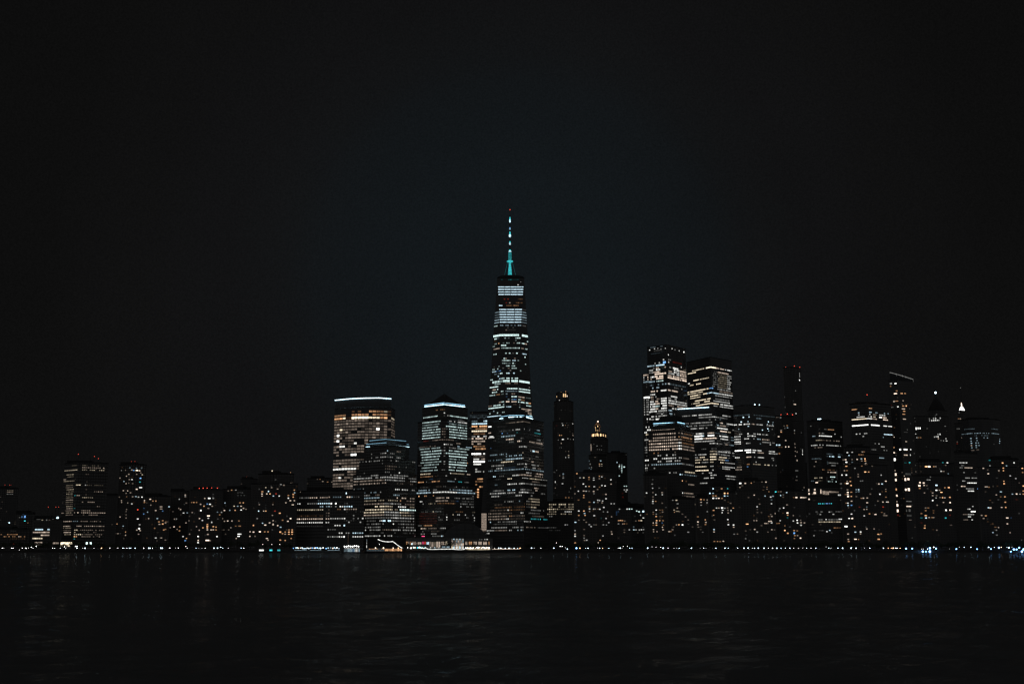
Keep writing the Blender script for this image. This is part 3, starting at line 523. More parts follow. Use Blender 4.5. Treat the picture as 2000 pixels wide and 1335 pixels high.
building("apartment_block","dark apartment block with large cool blue and orange windows on its upper floors","apartment block",
 [([(1384,1394),(1437,1390)],1020,(1410,961)),([(1386,1398),(1426,1395)],955,(1410,949))],mat="brick",fill=(.05,["p","o","w"],14,2),
 pts=[("P","1275 197 c9 32 22,1415 197 o6,1512 197 t7 24 24,1222 273 c9 28 28,1273 272 c7 36 24,1463 273 o9 28 28,1512 273 o8 32 28,1278 313 o5,1322 315 o6,1463 315 c8,1510 315 c7 36 18,1278 353 w9 44 26,1328 353 w7,1367 353 p8,1418 355 o5,1332 512 w7,1370 512 p6,1423 510 w9 42 30,1465 515 w5,1512 510 p4,1605 512 o7 30 20,1283 550 o7,1432 548 w7,1518 548 p4,1567 553 w8 26 24,1422 587 w8 28 26,1520 592 p5,1283 628 o6 32 18,1295 705 p3,1515 700 w8 30 28,1525 745 p3,1525 783 w8 36 26,1608 787 w8 34 30,1610 822 p6,1290 862 c7 38 24,1290 900 p7 36 18,1620 937 w4,1295 1055 o5,1347 1055 o7 26 20,1390 1057 o4,1440 1052 p7,1560 435 p4,1465 385 p3")])
building("office_tower","dark office tower with sparse bluish work lights and two white lamps on its roof","office tower",
 [([(1434,1692),(1466,1676),(1514.5,1708)],850,(1466,791.5))],mat="glass",bay=2.7,wh=2.2,gap=.16,
 rows=[("Q",375,"""730:160-370c3 410-690c2;770:450-510c4;850:165-270w8 280-375w7 390-440p5 450-530w6 580-680w5;975:220-300w5~6 320-345w7 410-435w6 450-510w7 520-620w5~6;1005:165-250w6~8 330-440w7;1040:165-240w6 280-345w7 405-430w5 460-510c6 520-620p5;1075:165-245w8 520-690w5~7
1100:170-240w6~8 320-380w5 490-510c5 610-640w7;1190:170-280w9 290-385w9 390-450w8 465-510w8 610-690w7;1218:315-385w9 395-455w8 470-540p6 590-640w7 650-700w6;1280:170-240w7 330-380p7 410-430w5 460-555w7 655-670w5;1305:670-700w6"""),
 ("R",375,"105:320-370o5 410-500y5 560-620y7 630-710w4~6;138:330-355b6 180-255p5;170:180-260p5;75:440-455w6")],
 pts=[("Q","190 740 c8 22 20,260 740 c7 20 18,362 730 c9 22 22,280 765 c9 22 20,365 758 c8 22 20,252 825 c9 24 20,340 820 c7 20 16,345 880 c8 22 18,605 822 c9 22 20,665 830 c6,592 853 c7,660 860 c6,588 877 c7,220 918 c6,598 913 c9 22 20,528 930 c8 22 18,607 940 c8,655 920 w4")],
 beacons=[("Q",455,595,"c9",.9),("Q",515,598,"c8",.8)])
building("apartment_block","broad dark riverside apartment block peppered with tiny windows before the bluish office tower","apartment block",
 [([(1437,1390),(1470,1384),(1515,1388)],1000,(1470,958)),([(1439,1394),(1470,1388),(1499,1392)],945,(1470,939))],mat="brick",fill=(.06,["p","o","w"],14,2),
 pts=[("R","240 355 w9 38 26,305 355 p7,383 352 o7 20 22,237 407 p5,265 385 p3,570 227 p7,518 235 p3,525 282 p3,540 453 o5,612 405 o5 22 10,612 430 p5 22 10,612 455 o5 22 10,420 508 p7 26 16,347 540 p3,415 258 p2,458 660 w7,462 695 p3,490 625 p4,515 735 p3,462 735 p3,562 520 c6,635 533 w7,665 522 c6,645 570 c4,645 620 w8 28 18,610 785 o4,650 785 p5,635 760 p4,700 748 p6 12 24,615 850 p7,640 848 p7,648 870 w7,560 877 p6,578 877 p7 12 20,598 877 p4,420 840 p5,452 840 p6,330 885 o9 60 12,427 955 p6,460 990 w6,310 975 p3,370 958 p2,650 958 p6,600 990 p4,515 905 p3,685 960 p3,710 1070 p5,310 1075 w4,160 1015 p4")])
building("apartment_block","dark apartment block with orange and blue windows low on its face, beside the colonnade","apartment block",
 [([(1515,1400),(1545,1394),(1574,1398)],1010,(1545,958))],mat="brick",fill=(.06,["p","o","w"],14,2),
 rows=[("R",1000,"540:920-940o3 955-985p8 1005-1035p8 1048-1085p7")],
 pts=[("R","695 320 t9 24 22,735 400 o4,715 412 o4 50 10,765 368 p4,735 198 w6,760 222 p4,690 245 p4,765 512 c8 18 24,800 505 w3,845 475 c8 26 12,800 535 p3,760 840 w6,745 875 o5,720 877 o4,805 675 w8 24 24,755 683 w5,740 712 w3,850 635 p5,855 740 p9 34 22,857 768 o7,855 803 t4,930 775 p5,980 835 w9 26 20,930 845 w7,985 870 w8 26 22,1030 865 p5 36 26,1030 900 w7,1075 870 p5,1025 835 p4,820 908 o5,820 968 o9 26 24,860 1005 o7,940 970 o7 34 18,980 973 o5,942 1003 b8 34 28,950 1035 o6,985 1035 p5,945 1072 o5,1025 1068 p8 28 22")])
building("residential_tower","tall thin dark residential tower with red beacons and two white upward streaks of light","residential tower",
 [([(1528,1908),(1548,1900),(1573,1912)],900,(1548,822)),([(1532,1912),(1548,1904),(1566.5,1914)],780,(1548,717))],mat="dark",plant=False,fill=(.012,["w","p"],20,2),wsize=(2.2,2.2),
 pts=[("Q","1012 215 w5 8 90,1012 255 w7 12 50,1012 281 w9 20 22,950 595 p7 62 22,965 715 w6 28 22,905 715 w1 16 16,960 418 w4 16 20,800 500 w3 8 20,805 635 w3 8 20,945 935 w6 20 18,945 970 p4,950 1110 p4,955 1155 p6 16 14,955 1205 p6 16 14,980 1215 p5,958 1268 p6 16 14,980 1325 p6,1050 1205 w6 8 70,1050 1245 w9 16 18,1035 965 w3 8 20"),
  ("R","880 103 w5 16 20,875 160 w9 30 22,880 215 w8 24 20,975 190 w4 80 18,975 268 w4 20 16,965 315 p3 80 20,1070 408 p4,1052 450 w4,1055 510 w4,1110 940 p7,1120 768 p4")],
 beacons=[("Q",820,108,"r7"),("Q",965,93,"r7"),("Q",1035,108,"r7")])
building("residential_tower","dark residential block with three red beacons on its roof leaning against the thin tower","residential tower",
 [([(1514,1846),(1530,1840),(1552,1850)],900,(1530,812))],mat="dark",plant=False,fill=(.03,["w","p","c"],20,2),wsize=(2.6,2.0),
 pts=[("Q","710 765 p5 12 10,730 765 p5 12 10,768 768 w4,810 875 p4 26 12,850 872 o5,855 900 c6 32 18,780 955 o7 28 18,740 1015 p8 26 18,830 1065 p6,820 905 w3,715 1125 c8 24 24,750 1125 c9 32 24,830 1148 p8 24 22,870 1148 p8 24 22,750 1152 o3,790 1152 o3,750 1235 o5,715 1240 w5,780 935 p5")],
 beacons=[("Q",790,727,"r8",.9),("Q",873,717,"r8",.9),("Q",942,727,"r8",.9)])
building("office_tower","dark office tower with four floodlights on its roof rising behind the lit colonnade","office tower",
 [([(1578,1752),(1604,1738),(1648,1760)],880,(1604,821))],mat="granite",bay=2.6,wh=2.2,gap=.2,
 rows=[("S",250,"870:355-430o6 300-320w3 210-240w2;930:215-250p5 265-300w5 440-480w6;968:220-410w8 130-175c5 540-550w5;1030:170-260y5 265-510p4~8;1100:105-530w6~7 140-200w9 420-460o6 475-530w8;1135:145-270p4~6;1225:330-560c3~5;1260:330-355c3 360-390c8 405-440c8 500-520c8;1295:110-260c3~6"),
 ("T",250,"85:320-440w4 375-405c9;118:350-440w4~5;178:300-410o4~8 230-270o4;208:300-415p7;268:340-415g8;328:320-420g6~7;282:130-240y6;320:95-130c4 180-250y3;70:140-160p6;130:120-190p4~5;40:200-240c3")],
 pts=[("S","100 828 w4,155 1105 w9 50 24"),("T","370 303 g3 60 30,168 345 p8 40 20,475 360 w5,310 90 c2 30 60,430 240 w1 20 200,300 300 w1 16 120")],
 beacons=[("S",187,724,"c9",.8),("S",207,724,"c9",.8),("S",226,721,"c9",.8),("S",246,722,"c9",.8)])
building("apartment_block","stone block with a lit arched colonnade under its roof and a row of teal lamps","apartment block",
 [([(1573,1424),(1646,1418)],1000,(1610,969)),([(1576,1428),(1644,1422)],960,(1610,952))],mat="stone",bay=3,wh=1.8,plant=False,fill=(.03,["w","p"],14,2),
 rows=[("T",300,"725:160-500w3~5;828:190-500w4~6;858:190-490y6~9;935:400-470o4~6;970:140-260w1~6")],
 pts=[("T","""65 445 p7 24 46,68 492 p8 28 40,142 440 p7 34 40,142 480 p8 40 40,222 462 p8 18 92,252 475 p6 10 70,270 478 p6 12 70,288 480 p6 12 66,304 482 p6 12 64,320 482 p6 12 60,336 466 p5 9 36,350 466 p5 9 36,364 468 p5 9 34,378 468 p5 9 34,392 468 p5 9 32,406 468 p5 9 30,420 470 p5 9 28,434 470 p4 9 26,448 470 p4 9 24,465 508 w7 58 24,
 195 620 t8 16 12,215 620 t8 16 12,243 620 t8 14 12,262 620 t7 14 12,292 618 b8 16 12,310 618 b7 14 12,335 618 b7 14 12,358 618 t8 18 12,68 562 p8 24 26,5 540 p6,333 728 w6,460 720 o8 16 24,483 722 o8 16 24,505 717 o5,215 760 w5,385 758 w6,290 826 w8,462 822 w7,487 822 w8,302 983 w7,338 967 c7 26 18,132 1035 w5,115 495 p4""")])
building("office_tower","dark office tower with bold white floor bands and an orange line under its roof","office tower",
 [([(1662,1716),(1697.5,1696),(1743,1722)],850,(1697.5,786))],mat="granite",bay=2.7,wh=2.1,gap=.12,
 rows=[("S",945,"""625:750-770c6 785-815c7 945-975c7 1045-1060c6 1145-1240c6~6;655:785-815w6 945-970w7 995-1050p5 1085-1170w7;688:760-900w7 920-940w5 945-985w8 995-1040y7 1085-1130w9 1130-1200p7;718:700-910y8 910-985w8 990-1060p6 1140-1220p8
930:735-770w7 780-950w6~8 1155-1280c8~9;970:840-870w6;1075:1030-1050w4 1075-1100w6;1115:1120-1165w6;1165:970-1055w4 1160-1200w5;1280:1090-1160c6~5"""),
 ("S",945,"808:700-945w9 950-1095w9 1145-1270w8",dict(wh=2.0,gap=.05))],
 pts=[("S","848 1135 c6,1150 990 c5")],beacons=[("S",945,370,"r7")],strips=[("S",[(697,592),(945,570),(980,574)],"o7",.35)])
building("apartment_block","dark brick apartment tower with two tight columns of warm windows and many single lights","apartment block",
 [([(1644,1410),(1672,1402),(1738,1408)],1000,(1672,908)),([(1645,1414),(1672,1407),(1716,1412)],890,(1672,886)),([(1648,1418),(1672,1411),(1700,1416)],880,(1672,873))],mat="brick",fill=(.045,["p","o","w"],14,2),
 pts=[("S","630 1210 w7,700 1205 w6,655 1252 c8 26 18,845 1200 p6 30 14,870 1200 o5,800 1240 o5,830 1240 o5,855 1240 o4,605 1313 p9 34 20,770 1308 p7,833 1300 c7,885 1300 o9 24 30"),
  ("T","""550 48 o8 30 22,555 80 w9 26 24,555 133 o8 30 18,693 42 p8 26 20,630 45 p4,630 80 c4,750 38 c7,797 35 o8 24 20,800 62 o8,805 92 p6,755 62 p5,755 122 o5,825 120 o6 36 12,803 120 p7,800 207 o9 36 18,845 207 o7,665 160 w5,487 50 p4,530 190 p6,562 188 o5,497 247 w8 26 22,555 247 w9 26 24,607 330 o7,565 328 p5,567 356 p9 34 24,543 355 o5,617 382 o8 24 20,478 360 w5,605 280 o4,570 440 p5,573 472 p9 28 18,620 470 o6,683 437 c6,714 437 c8,683 467 c4,714 462 c5,573 498 p7,545 500 o4,577 525 p9 34 28,620 525 o7,685 527 p4,623 587 p6,572 612 w8 30 14,552 612 o4,578 642 c8 22 22,622 640 b7 32 20,750 550 o6,775 548 p6,825 545 p6 34 12,825 607 p8 36 18,820 662 c4,785 695 p6,820 692 p5,583 672 p3,725 665 r4,622 755 w7,592 812 w9 28 20,632 812 p9 32 22,787 778 w7,855 752 o6,933 760 p8 42 14,708 238 p5,708 268 p5,740 325 w4,765 322 w4,865 495 p4,990 497 w8 26 26,978 363 p7,1020 363 c8 30 20,1068 327 p8,1068 433 p5 30 10,1068 460 o5 30 12,1007 248 w6,1030 598 p8 24 18,1080 598 w7,1098 598 p7,1070 535 o5,965 585 p4,1033 663 r5,1015 733 o4 32 18,1050 750 p4,1060 775 p5 110 6,550 917 w9 46 26,665 917 o8 28 14,690 920 o7,672 990 c7,740 988 w8 28 24,740 1013 p6,820 948 p6,915 948 p5 28 10,578 1015 p6,580 1085 p6,585 1112 o6,672 1082 p9 38 20,710 1085 o5,970 1018 o8 46 20,1007 1013 o6,975 1083 o8 46 20,860 752 o4,890 130 p3,480 420 w2""")])
building("residential_tower","tall tower with a slanting lit crown and big glowing rooms stacked down its river face","residential tower",
 [([(1747,1758),(1767,1750),(1792,1760)],960,(1765,742))],mat="glass",plant=False,wsize=(2.6,2.2),fill=(.09,["w","p","o"],20,3),
 pts=[("U","75 213 w6,142 212 w9 40 22,70 250 o5 20 30,158 318 o6 34 18,140 357 p9 52 22,230 355 o7 60 22,280 355 o7 40 20,120 470 p6,160 465 o6 50 18,250 460 p6 34 20,95 555 w4 50 12,175 547 w9 30 22,250 535 o7 50 18,295 535 o9 30 22,255 578 p7 80 18,265 612 o7 70 18,260 655 o7 70 16,270 725 p7 70 16,290 915 w2 110 8,295 1050 p7 50 22,285 1165 w9 120 30,210 1165 w9 30 36,360 1165 w8 24 26,290 1245 p7 110 26,355 1245 w8 22 26,120 1135 o6 24 30,122 1210 p8 30 34,125 1310 w9 40 66,105 960 p5 16 20,122 985 p7 16 18"),
  ("V","115 45 p9 36 60,310 85 t8 40 14,255 88 t4 50 12,130 240 p9 30 50,130 310 p9 34 56,120 188 p5 24 30,135 435 o7 32 40,145 515 p8 28 36,145 592 p6 26 22,150 640 p9 32 50,155 712 p9 30 54,160 768 r3,255 305 p9 34 50,295 300 p9 40 50,235 260 p7 18 24,290 235 w2 110 40,260 438 p9 34 46,300 436 p9 44 50,300 655 p8 110 24,300 590 w4 110 14,265 710 w3 24 50,310 708 w3 50 44,305 775 w2 100 40,320 832 p4 70 14,365 355 p5 18 22,365 422 p6,392 205 p4 12 30,412 535 c5 12 20,405 120 w3 10 20,400 390 w3 10 20")])
_r,_f=[(r,f) for k,(r,f,_n) in ALLB.items() if "slanting lit crown" in k][0]
mb=MB(); P=[W(1737.5,727,1760),W(1761,733.5,1752),W(1783,740.5,1762)]; zt=W(1765,742,1750).z
A=[W(1738.5,742,1760),W(1762.5,742,1752),W(1784,742,1762)]
for a,b,c,d in ((A[0],A[1],P[1],P[0]),(A[1],A[2],P[2],P[1])): mb.face([(a.x,a.y,zt),(b.x,b.y,zt),(b.x,b.y,c.z),(a.x,a.y,max(d.z,zt+.3))],0)
bk=[Vector((p.x*(p.y+30)/p.y,p.y+30,p.z)) for p in P]
mb.face([(A[0].x,A[0].y,zt),(A[0].x,A[0].y,P[0].z),(bk[0].x,bk[0].y,P[0].z),(bk[0].x,bk[0].y,zt)],0)
mb.face([(P[0].x,P[0].y,P[0].z),(P[2].x,P[2].y,max(P[2].z,zt+.3)),(bk[2].x,bk[2].y,max(P[2].z,zt+.3)),(bk[0].x,bk[0].y,P[0].z)],0)
mb.build("slanting_crown",[M_METAL],_r)
mb=MB(); 
for a,b in zip(P,P[1:]): mb.bar((a.x,a.y-1,max(a.z,zt+.5)),(b.x,b.y-1,max(b.z,zt+.5)),.35,0,n=4)
for k in range(14):
    t=k/13; a=P[0].lerp(P[2],t); 
    if rnd.random()<.6: mb.bar((a.x,a.y-1.2-9*(1-abs(2*t-1)),max(a.z,zt+.5)),(a.x,a.y-1.2-9*(1-abs(2*t-1)),max(a.z,zt+.5)-rnd.uniform(1,5)),.12,0,n=4)
mb.build("light_strip",glow("w5"),_r)
building("stone_tower","stepped dark skyscraper with a steep roof carrying one bright white lamp at its point","stone tower",
 [([(1784,2322),(1818,2310),(1858,2324)],880,(1818,812)),([(1810,2326),(1830,2316),(1850,2330)],800,(1830,801))],mat="stone",plant=False,thick=46,wsize=(2.6,2.6),fill=(.012,["w"],30,2),
 pts=[("U","440 862 w9 18 50,467 858 w9 14 46,497 858 w9 18 42,600 862 w2 30 30,433 940 w7 18 20,450 993 w6 18 18,475 993 o4,505 993 o5,690 715 w6,720 715 w7,787 712 w7,625 722 w4,630 747 w5,665 747 w7,695 745 w8,722 743 w8,750 742 w8,770 742 w5,720 685 w3,735 660 w3,755 945 w6,785 945 w7,705 983 w6,730 980 w6,755 980 w8,760 1007 p6,800 1035 w5 24 14,835 1038 w6 24 16,880 1040 w7 40 16,870 1008 w6,860 828 w5 40 12,420 710 w3 8 20,425 760 w3 8 20")])
_r=[r for k,r in ALLB.items() if "one bright white lamp" in k][0][0]
mb=MB(); c=W(1829.5,801,2345); zb=W(1830,801,2316).z; zt=W(1829.5,768.5,2345).z
mb.lathe((c.x,2345,zb),[(19,.4),(14,(zt-zb)*.3),(3,(zt-zb)*.8),(.6,zt-zb)],4); mb.build("steep_roof",M_ROOF,_r)
mb=MB(); mb.ball((c.x,2345,zt+2.2),2.3); mb.build("lantern",glow("c9",2),_r)
building("stone_tower","slender old tower topped by a brilliant white lantern dome and thin spire","stone tower",
 [([(1866,2412),(1878,2404),(1892,2414)],860,(1878,826)),([(1870,2416),(1878,2409),(1887,2418)],820,(1878,801.5))],mat="stone",plant=False,thick=24,wsize=(2.4,2.2),fill=(.02,["w"],30,2),
 pts=[("U","1050 720 o6 12 14,1065 720 o6 12 14,1082 720 p7 12 14,1120 820 w6 10 50,1035 1080 r4,1095 995 p5,1035 1055 p3,1100 1228 w7 42 22,1035 865 w4,1060 865 w4,1062 632 w3")])
_r=[r for k,r in ALLB.items() if "brilliant white lantern" in k][0][0]
mb=MB(); zb=W(1878,801.5,2409).z; m_=2420/F
c=W(1878.3,795,2424)
mb.lathe((c.x,2424,zb),[(5.2*m_,.3),(5.0*m_,3.4*m_),(3.6*m_,7.0*m_),(2.0*m_,9.4*m_),(.9*m_,9.8*m_)],12); mb.build("lantern_dome",glow("w9",1.2),_r)
mb=MB(); mb.lathe((c.x,2424,zb+9.8*m_),[(1.2*m_,0),(1.1*m_,5*m_),(.5*m_,7.6*m_)],8); mb.build("lantern",glow("p9"),_r)
mb=MB(); mb.bar((c.x,2424,zb+17*m_),(W(1876.5,757,2424).x,2424,W(1876.5,757.5,2424).z),.5,0,t2=.12); mb.build("spire",M_METAL,_r)
mb=MB(); mb.ball((W(1875.8,757,2424).x,2424,W(1875.8,757,2424).z),.6); mb.build("beacon",glow("w6"),_r)
building("office_tower","rounded dark office tower outlined by dotted bluish lights, next to the white lantern dome tower","office tower",
 [([(1879,1918),(1895,1902),(1920,1896),(1942,1902),(1956,1918)],860,(1920,818))],mat="glass",bay=2.2,wh=1.5,gap=.45,
 rows=[("U",1400,"862:1140-1290c4 1530-1620c4;928:1090-1640c6~8;962:1270-1480c4~6")],wsize=(2.2,1.6),
 pts=[("U","1225 1005 c6,1315 1000 c6,1320 1035 c5,1225 1045 c6,1230 1075 c7 36 14,1305 1070 c6,1340 1070 c5,1228 1108 p6,1310 1105 c6,1350 1105 c5,1245 1140 c6,1310 1135 c5,1240 1178 p4 60 8,1330 1168 p4 60 8,1238 1210 c5,1262 1207 c5,1235 1240 c6,1268 1235 c5,1300 1233 c5,1420 995 c5,1470 998 c6,1647 1015 c6,1648 1043 c8 20 20,1645 1073 c6,1840 1095 w2")])
building("office_block","dark office block with short broken white window rows below the white lantern dome","office block",
 [([(1868,1560),(1912,1566)],960,(1890,884))],mat="granite",bay=2.4,wh=1.9,gap=.14,fill=(.015,["w"],20,2),
 rows=[("V",1080,"""88:960-1055w7;125:980-1020w3;153:965-995w5 1030-1130p6;215:1150-1175w4 1005-1015w5;285:1035-1090w5 1110-1195w5;325:990-1035w5;350:1070-1190w8;395:985-1040p7;425:1045-1140w5 1190-1215b7;455:1075-1160w8;655:1120-1150w7;690:1060-1100w7;722:1110-1170w9;760:1005-1060p4 1065-1155w6;790:1065-1120w7;830:1005-1065p4 1110-1130w6""")])
building("apartment_block","dark riverside apartment block with orange window clusters between slanted crown tower and white row office","apartment block",
 [([(1786,1404),(1818,1398),(1866,1404)],1000,(1818,928)),([(1790,1408),(1818,1402),(1853,1408)],915,(1818,901))],mat="brick",fill=(.045,["p","o","w"],14,2),
 pts=[("V","525 137 o9 40 26,575 137 p9 46 34,625 137 o6,650 137 p5,742 68 t6,850 62 w8 36 22,720 197 w8 26 22,750 200 p5 50 14,825 230 c5,445 345 p8 26 24,495 350 p8 32 28,438 385 p9 34 28,500 382 p7 28 20,443 420 o6,535 385 p4,660 380 c9 36 26,660 445 w9 36 24,700 445 p5,725 472 o9 44 14,770 412 o6,820 410 o9 34 24,610 480 p6,610 515 p6,612 578 w9 30 26,655 545 w6,660 515 p4,740 540 o8 24 26,768 543 p6,707 540 p4,835 537 o7,752 603 p6,838 605 p9 30 22,785 705 w9 34 30,843 703 p9 44 24,505 480 p5,545 310 w5,562 310 w5,582 272 w4,670 640 p5,520 675 p5 26 18,555 675 o5,520 710 o5,522 775 o8 36 18,525 805 c8 32 22,465 805 t5 38 16,565 800 p6,597 800 o5,622 800 p5,465 748 o5,622 740 o4,622 710 o4,780 805 t7,510 905 o6,508 937 o8 28 16,465 870 r3,835 770 r3,850 900 p3 50 8,665 965 p4,780 120 p4")])
building("apartment_block","broad dark apartment block with stacked orange windows at the downtown end of the promenade","apartment block",
 [([(1913,1412),(1955,1404),(2030,1414)],1000,(1955,912)),([(1931,1416),(1955,1409),(1990,1414)],900,(1955,896))],mat="brick",fill=(.045,["p","o","w"],14,2),
 pts=[("V","1270 130 p7 34 18,1327 127 w5,1335 230 p8 26 22,1325 57 t5,1522 90 o9 36 22,1530 157 o8 28 18,1532 190 o8 26 16,1573 127 c6,1470 190 p6 32 20,1672 88 w8 28 22,1775 113 o9 38 16,1780 150 p7 28 18,1785 213 o6,1722 150 p3,1622 257 w7 28 14,1693 292 w6,1540 327 o7,1543 360 o8 32 26,1792 390 o8 30 28,1310 400 p7 50 14,1345 405 o5,1500 465 c7 48 16,1440 505 p6 32 12,1650 495 c6 32 18,1705 493 p8 36 22,1750 495 w6 26 20,1792 495 o7,1553 530 o7,1558 600 o7,1495 530 o4,1340 672 c8 26 18,1365 675 p7 36 24,1500 668 p7 36 16,1563 668 o7,1305 777 o7 36 10,1250 772 p5,1275 812 p5,1583 805 p8 46 22,1633 805 b3,1585 882 p7 28 20,1470 930 p6 24 22,1442 965 w5,1397 995 c6,1620 997 p6 20 20,1448 1028 w4,1395 882 o3,1770 1095 w4,1792 455 o7,1330 180 p3,1430 925 o4,1360 575 o3,1700 565 r3,1740 350 p3,1400 395 p2")])

# ------------------------------------------------------------------ upriver end
building("apartment_tower","distant tower at the upriver edge with three lit top rows and bright red beacon","apartment tower",
 [([(-30,2010),(0,2000),(33,2006)],1000,(12,953))],mat="dark",bay=2.6,wh=1.6,gap=.3,fill=(.05,["p","w"],20,2),
 rows=[("W",80,"655:65-130y4;670:60-130p4;688:60-130w4~9")],pts=[("W","10 715 p3,10 820 p2,60 850 p2,20 760 p2"),],
 beacons=[("W",42,602,"r5",.7),("W",85,602,"r6",.7),("W",97,602,"r5",.7),("W",112,772,"r9",1.3)])
building("low_office","low brick building at the upriver edge with dotted orange window rows and blue lights above","office block",
 [([(-30,1420),(20,1414),(58,1420)],1040,(20,1034))],mat="brick",bay=2.2,wh=1.4,gap=.35,
 rows=[("W",100,"1063:0-160o5~8;1083:40-245o6~6;1103:85-240o2;1030:90-160w1")],pts=[("W","45 1083 p6,178 1083 p6,218 1083 o6,125 1148 r7 14 14")],
 beacons=[("W",68,953,"c8",.8)])
building("low_block","small dark block with two blue sign panels on its wall","office block",
 [([(36,1490),(64,1486)],1020,(50,1003))],mat="dark",pts=[("W","205 900 b6 12 26,232 898 b8 26 34,232 937 t8 20 14,180 905 w3,260 955 o4,222 835 b2")])
building("school_block","wide flat roofed waterfront school block with pale window bands and one blue white floodlight","school",
 [([(64,1424),(92,1418),(121,1424)],1040,(92,1013.5))],mat="stone",bay=3,wh=2.2,gap=.1,
 rows=[("W",390,"1017:330-395c8 420-455c8;1043:315-460p6;1070:385-460p6;1100:310-405y7;1138:310-400p6;1160:310-385p5")],
 pts=[("W","440 852 w4,398 890 y6 28 10,465 870 p3")],beacons=[("W",430,807,"r6",.6),("W",520,807,"r6",.6),("W",545,807,"r6",.6),("W",535,908,"c8",1.5)],strips=[("W",[(345,924),(500,922)],"w3",.2)])
building("apartment_tower","square apartment tower with a fine grid of dotted window rows and three red roof beacons","apartment tower",
 [([(121.5,1502),(148,1480),(207.5,1496)],980,(148,903))],mat="granite",bay=2.3,wh=1.6,gap=.4,fill=(.05,["p"],14,2),
 rows=[("W",715,"""420:670-720y3 755-920y3~7;440:760-970p5~9;462:590-730y6 755-970y5~8;502:620-690y5 800-830p3;522:630-690y4;545:595-615p5;562:595-690y5;602:615-685y4 710-755y8 785-800w6 810-970y3;622:615-685p4;642:620-685y5;662:620-685y4 865-965p4;682:620-680y5
700:615-680y3 695-708t6 710-750p6;718:615-680y4 755-870y5;740:615-680p5;760:610-680y4 755-880p5~7;780:610-680p3;800:615-680y5 900-940p4;820:615-675p5 690-700t4;840:610-680p4 755-850p4;860:570-600p5 610-665y5 690-740p7 755-985p6;880:610-680p4 750-970p5~7
940:590-665p6 680-730c5 745-940p4~8;985:590-660p6 710-970p5~8;1002:590-660y4;1022:590-660p3 690-715y7 745-970p4~8;1043:590-660p7 690-715y6 780-960p3~6;1063:600-660y5 690-755y7 760-950p4;1083:690-720o7 755-950p5~8;1105:690-705t6""")],
 beacons=[("W",703,315,"r7",.7),("W",883,335,"r6",.7),("W",920,355,"r7",.7)])
building("podium","low podium with two bright warm lobby bands at the foot of the dotted grid tower","podium",
 [([(103,1402),(179,1398)],1062,(140,1056.5))],mat="stone",bay=2.4,wh=2.4,gap=.1,plant=False,thick=20,
 rows=[("W",640,"1145:500-540p6 560-680y9 790-845g9;1167:570-655y8")])
